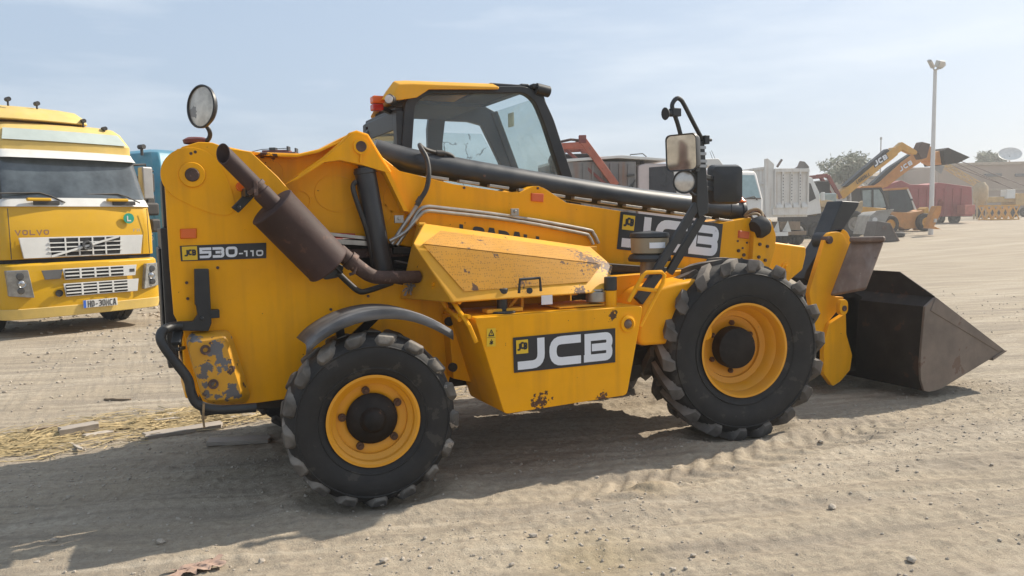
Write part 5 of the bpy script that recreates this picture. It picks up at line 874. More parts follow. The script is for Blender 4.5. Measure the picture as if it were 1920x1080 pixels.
# ================================================================ machines and buildings in the distance, on the right
def part_of(root): return lambda n,mb,m,b=0,p=None,**k: mb.build(n,m,p or root,b,**k)
YB1=mat('weathered yellow machine paint',(.58,.29,.03),.5,var=.15,dust=.3,spots=((.15,.08,.04),5,.68)); ORB=mat('orange yellow machine paint',(.52,.21,.035),.5,var=.15,dust=.3,spots=((.15,.08,.04),5,.68)); TAN=mat('dust coated tan paint',(.40,.29,.16),.65,var=.2,dust=.4); DGL=mat('dark cab glass',(.03,.04,.045),.1,var=.4); PGL=mat('pale cab glass',(.28,.33,.32),.15,var=.2)
WF=empty('white_lorry_cab',(36.027,29.011,.217),-0.1745,'narrow slice of a white truck cab leaning out behind the dump truck tailgate','truck'); f=part_of(WF)
f('cab_body',MB().prism([(-.74,3.791),(-.325,3.694),(.182,2.824),(.358,1.529),(-.965,1.388)],0,2),WPT,.03); f('side_window',MB().prism([(-.674,3.406),(-.447,3.341),(-.054,2.438),(-.654,2.188)],-.03,.0),TDK,.01); f('chassis',MB().box((-1.5,.2,.5),(.4,1.8,1.4)),TDK,.05); f('mirror',MB().box((.2,-.3,2.3),(.38,-.1,2.8)),TW,.03)
for x in(-1,.1): simple_wheel(WF,x,.2,.5,.5,.35,TDK,ax='Y'); simple_wheel(WF,x,1.8,.5,.5,.35,TDK,ax='Y')
RM=empty('red_loader',(39.087,30.872,.287),-0.4538,'dark red loader with folded arms standing beside the tree','loader'); f=part_of(RM)
p=[(-.817,3.838),(-.062,3.892),(.789,2.404),(-.452,2.428),(.1,2.418),(-1.02,3.603)]
for y in(0,1.2): f('lift_arm',MB().bar((p[0][0],y,p[0][1]),(p[1][0],y,p[1][1]),.14,.25),RDM,.03); f('dipper_arm',MB().bar((p[1][0],y,p[1][1]),(p[2][0],y,p[2][1]),.14,.25),RDM,.03)
f('cab',MB().box((p[3][0]-.2,.2,1.0),(p[4][0]+.1,1.5,p[1][1]-.35)),INT,.05); f('bonnet',MB().box((p[3][0]-.4,.3,.8),(p[2][0]+.3,1.4,1.7)),RDM,.05)
for x in(-.6,1.0):
    for y in(.1,1.6): simple_wheel(RM,x,y,.6,.6,.4,TDK,ax='Y')
# dusty wheel loader
WL=empty('wheel_loader',(37.716,29.308,.239),-0.3491,'tan dust-coated wheel loader with big grey tyres beside the dump truck','wheel loader'); f=part_of(WL)
f('rear_body',MB().prism([(-1.425,2.442),(-.559,2.362),(.316,1.985),(.396,1.422),(-.538,1.109),(-1.467,.598),(-1.683,1.13)],0,2.0),TAN,.06); f('lift_arm',MB().prism([(-.923,2.398),(.118,2.216),(1.307,1.933),(1.859,2.254),(1.838,1.593),(1.318,1.404),(.129,1.624),(-.846,1.904)],-.25,.0),TAN,.03); f('lift_arm',MB().prism([(-.923,2.398),(.118,2.216),(1.307,1.933),(1.859,2.254),(1.838,1.593),(1.318,1.404),(.129,1.624),(-.846,1.904)],1.7,1.95),TAN,.03)
f('front_frame',MB().prism([(.388,1.885),(1.788,1.728),(2.026,.462),(.694,.422)],.2,1.8),mat('pale dirty steel',(.32,.29,.24),.7,var=.2,dust=.3),.05)
f('cab',MB().box((-.6,.4,1.9),(.5,1.7,[(.17,2.76)][0][1])),PGL,.08)
for px_,y in((-.55,-.25),(-.55,2.2),(1.25,-.25),(1.25,2.2)): simple_wheel(WL,px_,y,.80,.82,.5,mat('grey wheel',(.25,.23,.2),.7) if 'grey wheel' not in MATS else MATS['grey wheel'],ax='Y')
# two telehandlers with raised booms
def far_boom(f,q,text,paint,n):
    d=decal_on(f,q,text,paint,n)
def dec_far(root,q,chars,bgm,lm_,name):
    mp=quadmap(q,.02); o=None
    if bgm: m=MB(); sheet(m,mp,0,0,1,1); o=m.build(name,bgm,root,fix=False)
    mp=quadmap(q,.045); asp=(Vector(q[1])-Vector(q[0])).length/(Vector(q[3])-Vector(q[0])).length; m=MB()
    for ch,x,y,w,h,t in chars: glyph(m,ch,x*asp,y,w*asp,h,t,lambda u,v:mp(u/asp,v))
    m.build('lettering',lm_,o or root,fix=False)
JC=[('J',.05,.12,.24,.76,.22),('C',.36,.12,.25,.76,.22),('B',.69,.12,.25,.76,.22)]
B1=empty('telehandler',(42.692,30.243,.312),-0.2618,'yellow telehandler with boom raised high and bent downward at its tip, nearest the tree','telehandler','telehandlers with raised booms'); f=part_of(B1)
f('boom',MB().prism([(-3.573,2.388),(-3.046,2.724),(-1.989,3.397),(.595,5.373),(.9,5.647),(1.216,5.544),(1.226,5.165),(.919,4.925),(-.077,4.241),(-1.523,3.187),(-2.581,2.375)],-.5,.0),YB1,.03)
f('boom_cover',MB().prism([(-2.639,3.166),(-1.583,4.014),(.472,5.55),(.631,5.446),(-1.197,3.977),(-2.332,3.129)],-.45,-.05),BLK,.02); f('gooseneck',MB().prism([(1.095,5.618),(1.555,5.996),(2.757,5.373),(2.605,5.165),(2.207,5.236),(1.609,5.479),(1.262,5.238)],-.45,-.05),YB1,.03)
dec_far(B1,[(-.709,-.5,4.725),(.325,-.5,5.27),(.529,-.5,4.926),(-.467,-.5,4.312)],JC,DEC,WHT,'boom_decal')
dec_far(B1,[(-1.837,-.5,3.499),(-.848,-.5,4.074),(-.766,-.5,3.867),(-1.755,-.5,3.258)],[(c,.02+i*.14,0,.11,1,.16) for i,c in enumerate('LOADALL')],None,DEC,'boom_decal')
f('boom_carriage',MB().prism([(2.637,5.413),(2.976,6.002),(3.617,5.863),(3.366,4.959),(2.971,4.856)],-.5,.05),RST,.03); f('lift_ram',MB().bar(([(-2.725,2.9)][0][0],-.3,[(-2.725,2.9)][0][1]),([(-2.484,2.38)][0][0],-.3,[(-2.484,2.38)][0][1]),.1,.1),TDK)
cq=[(-1.131,3.068),(.396,3.122),(.644,2.699),(1.065,1.71),(.555,1.507),(-1.022,1.673)]
c_=f('cab_frame',MB().ring([cq[0],cq[1],cq[2],cq[3],cq[4],cq[5]],[(-.971,2.892),(.282,2.948),(.527,2.63),(.824,1.819),(.51,1.719),(-.908,1.811)],-.02,1.0),BLK,.02); f('cab_glass',MB().prism([(-1.011,2.928),(.321,2.983),(.566,2.63),(.865,1.784),(.551,1.683),(-.946,1.776)],.03,.96),PGL,p=c_); f('cab_roof',MB().prism([(-1.208,3.034),(-1.016,3.171),(.472,3.226),(.555,3.085)],-.04,1.02),ORB,.02)
f('window_pillar',MB().prism([(-.283,2.953),(-.165,2.952),(-.136,1.763),(-.254,1.765)],-.03,.02),BLK,p=c_)
f('body',MB().prism([(-3.16,1.949),(-.908,1.811),(.551,1.683),(.361,1.37),(-.81,.969),(-3.144,1.082)],-.4,1.2),YB1,.05); f('counterweight',MB().box((-3.2,-.5,.7),(-2.0,1.3,1.9)),YB1,.05)
for x in(-2.4,.6):
    for y in(-.6,1.5): simple_wheel(B1,x,y,.62,.62,.45,YB1,ax='Y')
B2=empty('telehandler',(46.957,31.521,.389),-0.2618,'orange telehandler with raised boom holding a dark bucket behind the light pole','telehandler','telehandlers with raised booms'); f=part_of(B2)
f('boom',MB().prism([(-2.858,3.053),(-2.213,3.409),(-.522,4.778),(.373,5.356),(1.206,5.354),(1.301,4.989),(.892,4.698),(-.09,4.12),(-1.55,3.112),(-2.527,2.832)],-.5,.0),ORB,.03); f('boom_cover',MB().prism([(-2.827,3.237),(-1.382,4.423),(.246,5.361),(.374,5.252),(-.966,4.275),(-2.498,3.161)],-.45,-.05),BLK,.02)
dec_far(B2,[(-.883,-.5,4.38),(.217,-.5,4.993),(.436,-.5,4.627),(-.626,-.5,4.051)],JC,None,WHT,'boom_decal')
f('boom_head',MB().prism([(.703,5.465),(1.016,6.12),(1.607,5.938),(2.208,5.498),(2.886,5.387),(3.072,4.908),(2.485,4.764),(1.765,4.914),(1.262,4.916)],-.5,.1),ORB,.03)
bk_=f('raised_bucket',MB().prism([(2.294,5.525),(2.623,5.706),(4.373,5.046),(3.457,4.647),(2.494,4.543),(2.316,4.871)],-1.1,1.0),BKB,.02); f('bucket_bracket',MB().prism([(1.7,5.37),(2.194,5.514),(2.393,4.571),(1.885,4.791)],-.8,.6),ORB,.02)
c_=f('cab_frame',MB().prism([(-1.046,2.873),(.415,2.967),(.677,2.668),(1.089,1.547),(.378,1.335),(-.967,1.431)],.0,1.0),DGL,.03); f('cab_roof',MB().prism([(-1.087,2.873),(-.925,3.019),(.412,3.078),(.501,2.929)],-.04,1.02),ORB,.02); f('window_pillar',MB().prism([(.308,2.967),(.434,2.966),(.79,2.294),(.665,2.259)],-.05,.0).prism([(.71,2.147),(.795,2.146),(1.152,1.47),(.939,1.548)],-.05,.0),WPT)
f('body',MB().prism([(-1.298,1.363),(.378,1.335),(2.066,1.531),(1.993,1.158),(.897,.878),(.917,.205),(-.01,.15),(-.944,.541)],-.4,1.2),ORB,.05); f('front_carriage',MB().prism([(1.4,1.536),(1.649,1.681),(1.912,1.379),(1.761,.786),(1.57,.119),(1.107,.054)],-.5,.3),YB1,.03)
for x in(-1.6,1.35):
    for y in(-.6,1.5): simple_wheel(B2,x,y,.62,.62,.45,YB1,ax='Y')
CA=empty('loader_attachment',(40.19,26.999,.216),-0.4538,'orange hitch frame with white lamp lying right of the light pole','attachment'); f=part_of(CA)
f('hitch_frame',MB().prism([(2.468,1.334),(2.68,1.847),(3.004,1.841),(2.953,1.389),(2.585,.619),(3.046,.416),(2.199,.497)],0,.6),ORB,.03); f('hitch_lamp',MB().box(([(2.525,.847)][0][0],-.1,[(2.525,.847)][0][1]),([(2.68,1.071)][0][0],0,[(2.68,1.071)][0][1])),LENS,.01); f('hitch_blade',MB().prism([(2.852,1.913),(2.971,2.299),(3.174,2.036),(2.94,1.132)],.1,.3),RDM,.01)
# buckets and tyre lying on the dirt
LB_=empty('loose_bucket',(36.214,24.468,.134),-0.4538,'pale grey loader bucket lying on its back behind the carriage lever','bucket','loose buckets'); f=part_of(LB_)
bo=[(-.707,1.43),(-.414,1.632),(.563,1.702),(.362,1.409),(.104,.999),(.057,.436),(-.446,.357),(-.982,.367)]; f('shell',MB().prism(bo,0,1.6),mat('pale steel',(.30,.29,.27),.6,var=.2,dust=.3,streak=((.18,.14,.11),.5,(3,3,5))),.03); f('lip',MB().bar((bo[1][0],-.02,bo[1][1]+.02),(bo[2][0],-.02,bo[2][1]+.02),.08,.08),MATS['pale steel'],.01); f('side_hole',MB().cyl((bo[0][0]+.25,-.02,bo[0][1]-.25),(bo[0][0]+.25,.0,bo[0][1]-.25),.14,16),WPT)
b2_=empty('loose_bucket',(LB_.location.x-1.2,LB_.location.y-1.0,LB_.location.z),-.45,'dark brown loader bucket standing on end in front of the pale one','bucket','loose buckets'); f=part_of(b2_)
f('shell',MB().prism([(-.55,0),(.85,0),(.62,.55),(.30,1.02),(-.30,1.12),(-.42,.6)],0,1.3),mat('brown bucket steel',(.055,.045,.045),.6,var=.3,dust=.2),.03); f('cutting_edge',MB().bar((.86,-.01,0.02),(.32,-.01,1.0),.05,.06),MATS['rusty scuffed plate'],.01); f('rubber_patch',MB().cyl((.05,-.03,.75),(.05,.0,.75),.13,14),RST)
TR=empty('loose_tyre',(40.19,26.999,.216),-0.4538,'large tyre lying flat on the dirt before the pale bucket','tyre'); f=part_of(TR)
f('tread',MB().lathe([(.42,0),(.62,.0),(.72,.06),(.74,.15),(.72,.25),(.62,.31),(.42,.31),(.38,.22),(.38,.09)],36,close=True),RUB); f('inner_bead',MB().lathe([(.40,.28),(.44,.325),(.47,.30)],36),RUB)
TS=empty('loose_tyre',(TR.location.x+.1,TR.location.y+1.6,TR.location.z+.74),0,'tractor tyre standing upright beside the pale bucket','tyre'); f=part_of(TS)
K=Matrix.Rotation(PI/2,4,'X'); f('tread',MB().lathe([(.42,-.2),(.62,-.22),(.72,-.18),(.74,0),(.72,.18),(.62,.22),(.42,.2),(.38,0)],36,K,close=True),RUB); f('inner_bead',MB().lathe([(.40,.2),(.44,.23),(.47,.2)],36,K),RUB)
# red containers
RD=mat('oxide red paint',(.27,.035,.04),.6,var=.15,vs=1,dust=.25,streak=((.16,.05,.04),.4,(2,2,.6)))
R1=empty('red_skip_trailer',(59.71,38.715,.715),-0.3491,'long oxide red high-sided trailer behind the two raised telehandlers','trailer'); f=part_of(R1)
q=[(-4.203,3.231),(-2.542,3.746),(.838,3.519),(3.869,3.113),(4.054,.603),(-3.902,.614)]
f('body',MB().prism([q[0],q[1],(q[1][0]+.8,q[1][1]-.35),(q[2][0]-1,q[2][1]-.2),q[2],q[3],q[4],q[5]],0,2.4),RD,.04)
for i in range(9): x=q[5][0]+.6+i*(q[4][0]-q[5][0]-1)/9; f('side_post',MB().box((x,-.08,q[4][1]),(x+.12,0,q[3][1]-.1)),RD,.01)
f('end_box',MB().box(([(2.438,.759)][0][0],-1.2,[(2.438,.759)][0][1]),([(3.375,1.551)][0][0],-.2,[(3.375,1.551)][0][1])),mat('faded pink red',(.42,.13,.10),.6),.03)
for x in(-2.5,-1.3,2.5):
    for y in(.2,2.2): simple_wheel(R1,x,y,.45,.5,.35,TDK,ax='Y')
# buildings
BEI=mat('beige render',(.35,.27,.19),.9,var=.08,vs=.3,bump=.05); BEP=mat('pinkish render',(.33,.245,.19),.9,var=.08,vs=.3); CON=mat('pale parapet',(.37,.29,.22),.9)
BA=empty('beige_building',(98.648,71.102,1.1),-0.4189,'low beige building rising behind the red trailer','building','beige buildings'); f=part_of(BA)
q=[(-10.343,4.621),(-3.148,4.34),(-2.938,5.408),(-.39,6.891),(5.644,6.942),(5.835,.485),(-10.278,.788)]
f('wall',MB().prism([(q[2][0],-2),q[2],q[3],q[4],(q[4][0],-2)],0,15),BEI,.05); f('parapet',MB().box((q[3][0],-.2,q[3][1]),(q[4][0],.4,q[3][1]+.25)),CON,.03); f('roof_tank',MB().cyl((q[3][0]+2.5,3,q[3][1]),(q[3][0]+2.5,3,q[3][1]+1.3),.8,16),WPT)
WB=empty('white_wall_building',(75.658,59.95,1.1),-0.4538,'whitewashed low building seen below the raised booms','building'); f=part_of(WB)
q=[(-3.409,4.417),(-1.074,4.749),(3.792,4.78),(3.887,.616),(-3.351,.755)]; f('wall',MB().prism([(q[0][0],-1),q[0],q[1],q[2],(q[2][0],-1)],0,10),mat('whitewash',(.5,.47,.44),.9,var=.1),.05); f('roof',MB().box((q[1][0],-.3,q[2][1]+.0),(q[2][0],10,q[2][1]+.25)),mat('grey roof sheet',(.22,.21,.2),.8),.03)
BB=empty('beige_building',(97.935,58.089,1.1),-0.5585,'long beige building with parapet and satellite dish at the far right','building','beige buildings'); f=part_of(BB)
q=[(-6.158,6.564),(5.169,7.074),(-6.068,3.261),(5.419,.265),(-.576,5.46),(1.445,5.068),(3.176,5.364),(4.604,4.988)]; w=f('wall',MB().box((q[0][0],0,-1),(q[1][0]+12,14,q[0][1])),BEP,.05); f('parapet',MB().box((q[0][0]-.1,-.25,q[0][1]),(q[1][0]+12,.3,q[0][1]+.35)),CON,.03)
for a,b in((4,5),(6,7)): f('wall_ac_unit',MB().box((q[a][0],-.35,q[b][1]),(q[b][0],0,q[a][1])),mat('dark vent',(.08,.08,.085),.7) if 'dark vent' not in MATS else MATS['dark vent'],.03)  # dark air conditioner units at the windows
f('string_course',MB().box((q[0][0],-.12,q[2][1]),(q[1][0]+12,0,q[2][1]+.3)),CON,.02)
dh=empty('satellite_dish',(0,0,0),0,'white satellite dish tilted skyward on the far right roof','satellite dish'); 
c0=Vector([(3.959,3,7.475)][0]); Mw=Matrix.Translation(BB.location)@Matrix.Rotation(BB.rotation_euler.z,4,'Z'); dh.location=Mw@Vector((c0.x,3,q[0][1]+.3)); f=part_of(dh)
f('reflector',MB().lathe([(r*1.35,.42*r*r) for r in(0,.2,.4,.6,.8,1)],32,Matrix.Translation((0,0,.95))@Matrix.Rotation(R_(-35),4,'Y')@Matrix.Rotation(R_(25),4,'X')),mat('dish white',(.62,.60,.56),.6),fix=False); f('mast',MB().cyl((0,0,-.1),(0,0,1.0),.08,10),STEEL)
# mixer tank, crane, barriers
MXR=empty('cement_mixer',(73.486,43.189,.95),-0.4538,'beige drum tank on legs at the right end of the red trailer','mixer'); f=part_of(MXR)
q=[(-.798,2.051),(-.731,3.195),(-.379,3.604),(.039,3.596),(.475,3.068),(.562,2.025),(.206,1.719)]; zc=q[0][1]; r=(q[5][0]-q[0][0])/2; h=q[2][1]-zc
f('drum',MB().lathe([(0,h),(r*.5,h),(r*.95,h*.7),(r,h*.05),(r*.7,-h*.3),(r*.3,-h*.55),(0,-h*.55)],28,Matrix.Translation((0,0,zc))),TAN)
for a in(.6,2.2,3.7,5.3): f('leg',MB().bar((r*.8*math.cos(a),r*.8*math.sin(a),-.1),(r*.8*math.cos(a),r*.8*math.sin(a),zc+.1),.12,.12),TAN)
CR=empty('mobile_crane',(81.886,45.808,1.048),-0.4538,'yellow lattice-boom crane with long stay cables at the far right','crane'); f=part_of(CR)
q=[(-2.122,2.258),(2.098,2.514),(2.148,1.219),(-2.103,1.695),(-6.404,5.815),(-1.815,3.151),(-1.017,2.911),(.99,1.973),(1.356,2.753)]
f('house',MB().box((q[7][0],0,q[2][1]),(q[1][0]+2,2.5,q[1][1])),mat('crane yellow',(.48,.30,.10),.6,var=.2,dust=.3),.05); f('carrier',MB().box((q[0][0],.2,q[3][1]-.1),(q[1][0],2.3,q[3][1]+.5)),MATS['crane yellow'],.05); f('operator_cab',MB().box((q[6][0]+.9,-.2,q[7][1]),(q[7][0]-.2,.9,q[6][1])),TW,.04)
A=Vector((q[4][0],1,q[4][1]));B=Vector((q[5][0],1,q[5][1])); m=MB()
for dy in(-.35,.35):
    for dz in(-.25,.25): m.bar(A+Vector((0,dy,dz)),B+Vector((0,dy,dz)),.09,.09)
for k in range(14):
    t0,t1=k/14,(k+1)/14
    for dy in(-.35,.35): m.bar(A.lerp(B,t0)+Vector((0,dy,-.25 if k%2 else .25)),A.lerp(B,t1)+Vector((0,dy,.25 if k%2 else -.25)),.06,.06)
f('lattice_boom',m,MATS['crane yellow'])
for i,(pa,pb) in enumerate((([(-5.347,6.281)][0],[(2.689,3.086)][0]),([(-5.566,6.06)][0],[(1.28,2.887)][0]),([(-6.012,5.844)][0],[(-.163,3.592)][0]))): f('stay_cable',MB().tube([(pa[0],.5+.2*i,pa[1]),(pb[0],.5+.2*i,pb[1])],.05,5),RST)
f('hook_frame',MB().prism([(-7.762,5.968),(-6.621,5.498),(-6.937,4.719),(-7.627,5.181)],.1,.2),GRB,.01)
for x in(-1.5,0,2.2):
    for y in(.3,2.2): simple_wheel(CR,x,y,.5,.52,.4,TDK,ax='Y')
LT=empty('lattice_section',(71.533,39.68,.864),-0.4538,'yellow lattice crane section lying on the ground at far right','crane section'); f=part_of(LT)
q=[(-1.584,1.346),(1.488,1.386),(1.525,.395),(-1.551,.354)]; x0,x1=q[0][0],q[1][0]; zb,zt=.05,q[0][1]
for y in(0,1.2):
    for z in(zb,zt): f('chord',MB().bar((x0,y,z),(x1,y,z),.12,.12),YB1)
    for k in range(5):
        a=x0+(x1-x0)*k/5;b=x0+(x1-x0)*(k+1)/5; f('lacing_bar',MB().bar((a,y,zb),(b,y,zt),.09,.09),YB1); f('lacing_bar',MB().bar((a,y+.02,zt),(b,y+.02,zb),.09,.09),YB1)
# light pole, aerial
PO=empty('light_pole',(44.182,27.296,.263),0.0000,'tall white light pole with three floodlights standing before the red trailer','light pole'); f=part_of(PO)
hp=[(-.131,10.307)][0][1]; dxp=0
f('pole',MB().loft([[(r*math.cos(a),r*math.sin(a),z) for a in [2*PI*k/12+PI/12 for k in range(12)]] for z,r in((0,.15),(hp,.105))]),mat('white pole paint',(.60,.59,.57),.5,var=.06),.0); f('base_box',MB().box((.12,-.22,.95),(.52,.1,1.75)),GRB,.02)
for dx,dy,tz in((-.55,-.1,1),(.0,-.3,0),(.70,.1,-1)):
    fl=f('floodlight',MB().box(*(((-.26,-.16,-.20),(.26,.16,.20)) if tz==0 else ((-.30,-.14,-.07),(.30,.14,.07)))),mat('floodlight grey',(.42,.42,.40),.5) if 'floodlight grey' not in MATS else MATS['floodlight grey'],.03); fl.location=(dx,dy,hp+.28); fl.rotation_euler=(R_(20),R_(-32 if tz<0 else 50 if tz>0 else 0),0); f('floodlight_arm',MB().bar((0,0,hp-.1),(dx,dy,hp+.2),.06,.06),MATS['floodlight grey'])
    g_=MB().box((-.21,-.172,-.15 if tz==0 else -.05),(.21,-.142,.15 if tz==0 else .05)).build('lamp_face',LENS,fl)
AM=empty('radio_mast',(81.008,60.704,1.1),-0.4538,'thin lone radio mast standing behind the raised booms','mast'); f=part_of(AM)
zt=[(-.254,9.591)][0][1]; f('tube',MB().cyl((0,0,0),(0,0,zt),.10,8,.07),STEEL); f('tip',MB().cyl((0,0,zt),(0,0,zt+.3),.14,8),STEEL)
# trees
def leafmat():
    m=mat('dusty grey green leaves',(.10,.12,.065),.7,var=.5,vs=1.2); return m
LEAF=leafmat(); BARK=mat('bark',(.10,.075,.055),.9,var=.3)
def tree(name,loc,rz,R,Hc,zb,label,seed,n,ls):
    r=random.Random(seed); t=empty(name,loc,rz,label,'tree','trees behind the yard'); m=MB()
    m.tube([(0,0,-.2),(.1,0,zb*.5),(-.05,.1,zb+Hc*.3)],(.28,.12),8,smooth=3); m.build('trunk',BARK,t)
    ends=[]
    for k in range(9):
        a=r.uniform(0,6.28); e=Vector((math.cos(a)*R*r.uniform(.4,.85),math.sin(a)*R*r.uniform(.3,.7),zb+Hc*r.uniform(.3,.9))); ends.append(e); MB().tube([(0,0,zb*.6),(e.x*.4,e.y*.4,zb+(e.z-zb)*.4),tuple(e)],(.10,.03),6).build('limb',BARK,t)
    ends+=[Vector((r.gauss(0,.42)*R,r.gauss(0,.35)*R,zb+Hc*(.15+.8*r.random()**.8))) for _ in range(22)]
    m=MB()
    for i in range(n):
        c=ends[i%len(ends)]; d=Vector((r.gauss(0,1),r.gauss(0,1),r.gauss(0,.7)))*R*.16
        p=c+d; u=Vector((r.gauss(0,1),r.gauss(0,1),r.gauss(0,1))).normalized(); v=u.orthogonal().normalized(); s=ls*r.uniform(.6,1.4)
        m.add([p-u*s,p+v*s*.45,p+u*s,p-v*s*.45],[(0,1,2,3)])
    m.build('crown',LEAF,t,fix=False,smooth=0)
q=[(-2.805,6.301),(2.571,6.197),(-.168,7.352),(-.108,4.099)]; R0=(q[1][0]-q[0][0])/2
tree('acacia_tree',(73.314,58.856,1.1),-0.4538,R0,q[2][1]-q[3][1],q[3][1],'round grey-green tree standing behind the raised yellow boom',4,3300,.24)
q=[(-2.553,8.935),(1.904,8.849),(-.699,9.834),(-.615,7.365)]
tree('acacia_tree',(122.945,73.83,1.1),-0.4538,(q[1][0]-q[0][0])/2,q[2][1]-q[3][1],q[3][1],'tree top showing over the far right roof beside the dish',8,3000,.34)
# ================================================================ straw, boards, stones on the dirt
def gz(x,y): return float(gheight(np.array([x]),np.array([y]))[0])
STRAW=mat('dry straw',(.42,.32,.165),.8,var=.35,vs=14)
def straw():
    r=np.random.default_rng(5); m=MB(); N=13000
    A=np.array([(-2.194,1.406)][0]);B=np.array([(-.051,1.553)][0]); d=(B-A)/np.linalg.norm(B-A); nn=np.array([-d[1],d[0]]); Ld=np.linalg.norm(B-A)
    s=np.where(r.random(N)<.8,r.uniform(-.6,Ld+.9,N),r.uniform(Ld+.9,Ld+4.2,N)); w=r.normal(0,.165,N)*(1+.25*np.sin(s*2.1)); w+= .10*np.sin(s*1.3)
    dense=vnoise(s*1.6,w*5,77)
    P=A+d*s[:,None]+nn*w[:,None]; z=gheight(P[:,0],P[:,1])
    for i in range(N):
        if dense[i]<.40 and r.random()<.85: continue
        an=r.normal(0,.30) if r.random()<.8 else r.uniform(-1.5,1.5); l=r.choice([.05,.10,.2,.45],p=[.3,.35,.23,.12])*r.uniform(.6,1.4); c,s_=math.cos(an),math.sin(an); u=np.array([d[0]*c-d[1]*s_,d[0]*s_+d[1]*c]); v=np.array([-u[1],u[0]]); wd=r.uniform(.002,.006); h=z[i]+.004+abs(r.normal(0,.010)); ti=r.normal(0,.06)*l
        p=P[i]; a=p-u*l/2; b=p+u*l/2; k=wd*.8
        m.add([(a[0]-v[0]*wd,a[1]-v[1]*wd,h-ti),(a[0],a[1],h-ti+k),(a[0]+v[0]*wd,a[1]+v[1]*wd,h-ti),(b[0]-v[0]*wd,b[1]-v[1]*wd,h+ti),(b[0],b[1],h+ti+k),(b[0]+v[0]*wd,b[1]+v[1]*wd,h+ti)],[(0,3,4,1),(1,4,5,2)])
    o=m.build('straw',STRAW,fix=False,smooth=0); tag(o,'dry straw strewn in a band under the telehandler rear','straw',kind='stuff')
straw()
WD=[mat('weathered grey board',(.36,.31,.26),.85,var=.2,vs=3,streak=((.20,.16,.12),.5,(2,26,26)),dust=.2),mat('pale dusty board',(.46,.40,.33),.85,var=.15,vs=3,streak=((.30,.25,.19),.5,(2,26,26))),mat('brown timber',(.24,.18,.12),.85,var=.3,vs=3,streak=((.12,.085,.06),.6,(2,24,24)),dust=.2)]
def board(a,b,w,t,mi,label,lift=.005,tilt=0,jag=.02,seed=1):
    r=random.Random(seed); a=Vector((*a,0));b=Vector((*b,0)); l=(b-a).length; c=(a+b)/2; n=6; top=[]
    pts=[(-l/2-r.uniform(0,jag),-w/2),(-l/2+r.uniform(0,jag),0),(-l/2-r.uniform(0,jag),w/2)]+[(-l/2+l*k/n,w/2+r.uniform(-.004,.004)) for k in range(1,n)]+[(l/2-r.uniform(0,jag),w/2),(l/2+r.uniform(0,jag),.0),(l/2-r.uniform(0,jag),-w/2)]+[(l/2-l*k/n,-w/2+r.uniform(-.004,.004)) for k in range(1,n)]
    m=MB(); m.loft([[(x,y,0) for x,y in pts],[(x,y,t+r.uniform(-.002,.002)) for x,y in pts]]); o=m.build('wooden_board',WD[mi],None,.003)
    o.location=(c.x,c.y,gz(c.x,c.y)+lift); o.rotation_euler=(tilt,r.uniform(-.02,.02),math.atan2(b.y-a.y,b.x-a.x)); tag(o,label,'board','boards lying in the straw'); return o
for k,(px_,w,t,mi,lab,ti) in enumerate((([(-1.221,1.111),(-.652,1.189)],.10,.03,0,'long grey board half in the shadow edge behind the rear wheel',.12),([(-.791,.738),(-.361,.623)],.12,.03,0,'short grey board wholly in shade nearest the rear tyre',.05),([(-1.036,1.78),(-.791,1.764)],.09,.02,1,'pale board piece under the end of the rear guard tube',.1),([(-1.274,1.658),(-1.064,1.675)],.06,.02,1,'thin pale board lying sunlit in the middle of the straw',.08),([(-1.142,1.583),(-.916,1.57)],.05,.02,1,'narrow pale strip of board touching the long grey one',.0),([(-1.643,1.351),(-1.444,1.425)],.07,.018,1,'small pale board beside the brown timber block',.05),([(-.565,1.448),(-.133,1.447)],.11,.02,1,'wide pale board sticking out from behind the rear tyre',.04),([(-1.547,2.881),(-1.33,2.729)],.03,.02,2,'thin dark stick on the sunlit dirt above the straw',0),([(-2.043,1.766),(-1.855,1.803)],.05,.03,2,'dark broken slat left of the timber block',.1),([(-1.722,1.202),(-1.631,.953)],.025,.012,1,'short pale splinter lying crosswise below the timber block',0))):
    board(px_[0],px_[1],w,t,mi,lab,tilt=ti,seed=k+3)
a,b=[(-1.814,1.481),(-1.553,1.54)]; lg=board(a,b,.13,.07,0,'thick grey-brown timber block in the straw at left',seed=40); lg.name='timber_block'; lg['category']='timber'
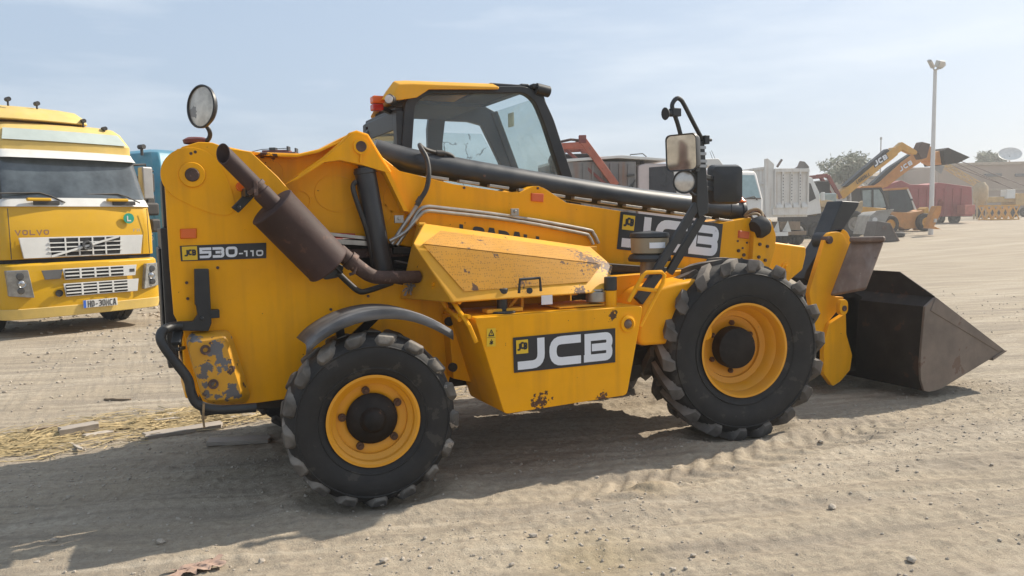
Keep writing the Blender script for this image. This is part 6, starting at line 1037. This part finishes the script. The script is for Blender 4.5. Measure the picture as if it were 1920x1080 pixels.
# stones: the many as one scatter, a few larger ones singly
STN=mat('grey stone',(.40,.345,.28),.85,var=.35,vs=9,dust=.35)
ico=bmesh.new(); bmesh.ops.create_icosphere(ico,subdivisions=1,radius=1); IV=[v.co.copy() for v in ico.verts]; IFC=[tuple(v.index for v in f.verts) for f in ico.faces]; ico.free()
def rock(m,c,s,r):
    q=Euler((r.uniform(0,6),r.uniform(0,6),r.uniform(0,6))).to_matrix(); sc=Vector((r.uniform(.7,1.3),r.uniform(.6,1.1),r.uniform(.45,.8)))
    m.add([(c[0]+p.x*s,c[1]+p.y*s,c[2]+p.z*s) for p in (Vector((v.x*sc.x,v.y*sc.y,v.z*sc.z))*r.uniform(.78,1.15) for v in (q@v for v in IV))],IFC)
def pebbles():
    r=random.Random(11); m=MB(); xs=[];ys=[];ss=[]
    while len(xs)<13000:
        if r.random()<.72: x,y=r.uniform(-2.4,6.5),r.uniform(-3.1,1.5)
        else: x,y=r.uniform(-9,14),r.uniform(-3.1,12)
        c=float(vnoise(np.array([x*1.1]),np.array([y*2.2]),55)[0])
        if r.random()>c**2*1.6: continue
        xs.append(x);ys.append(y);ss.append(.003+.011*r.random()**5+(.003*max(0,y) if y>1.5 else 0))
    z=gheight(np.array(xs),np.array(ys))
    for x,y,s,h in zip(xs,ys,ss,z): rock(m,(x,y,h+s*.2),s,r)
    o=m.build('gravel',STN,fix=False,smooth=0); tag(o,'small loose stones scattered over the dirt','gravel',kind='stuff')
pebbles()
r=random.Random(3)
for i,(x,y) in enumerate([(.278,-1.793),(-.204,-1.855),(.784,-2.397),(2.194,-2.365),(.56,-1.93),(-1.161,-1.061),(-1.659,-.808),(1.153,-2.464),(3.705,-2.296),(3.141,-1.426),(2.012,-2.992),(-.722,-1.525),(.33,-2.155),(.852,-2.103)]):
    m=MB(); s=r.uniform(.014,.028); rock(m,(0,0,s*.4),s,r); o=m.build('stone',STN,smooth=0); o.location=(x,y,gz(x,y)); tag(o,'small grey stone lying loose on the sunlit foreground dirt','stone','loose stones in the foreground')
# scrap of pink sacking at the lower edge
def rag():
    m=MB(); n=14; c=[(-1.005,-1.491)][0]; r=np.random.default_rng(2); P=[]
    for i in range(n):
        row=[]
        for j in range(9):
            u=(i/(n-1)-.5)*.22*(1+.2*math.sin(j)); v=(j/8-.5)*.10*(1+.3*math.sin(i*1.7)); row.append((u+r.normal(0,.006),v+r.normal(0,.006),.008+.016*abs(math.sin(u*50+v*33))+r.uniform(0,.006)))
        P.append(row)
    m.grid(P); o=m.build('plastic_scrap',mat('pinkish sacking',(.38,.25,.19),.8,var=.25,vs=20,dust=.2),fix=False,smooth=60); o.location=(c[0],c[1],gz(*c)); o.rotation_euler=(0,0,.15); tag(o,'crumpled pinkish scrap of sacking trodden into the foreground dirt','scrap')
rag()
# ---------------------------------------------------------------- dusty air
def haze(den):
    m=bpy.data.materials.new('dusty air'); m.use_nodes=True; t=m.node_tree; t.nodes.remove(t.nodes['Principled BSDF']); v=t.nodes.new('ShaderNodeVolumePrincipled'); v.inputs['Color'].default_value=(.95,.94,.92,1); v.inputs['Density'].default_value=den; v.inputs['Anisotropy'].default_value=.35
    t.links.new(v.outputs[0],t.nodes['Material Output'].inputs['Volume']); o=MB().box((-140,-60,-1.2),(240,230,16)).build('haze',m,smooth=0); tag(o,'pale dusty air over the yard','haze',kind='stuff')
haze(.0018)
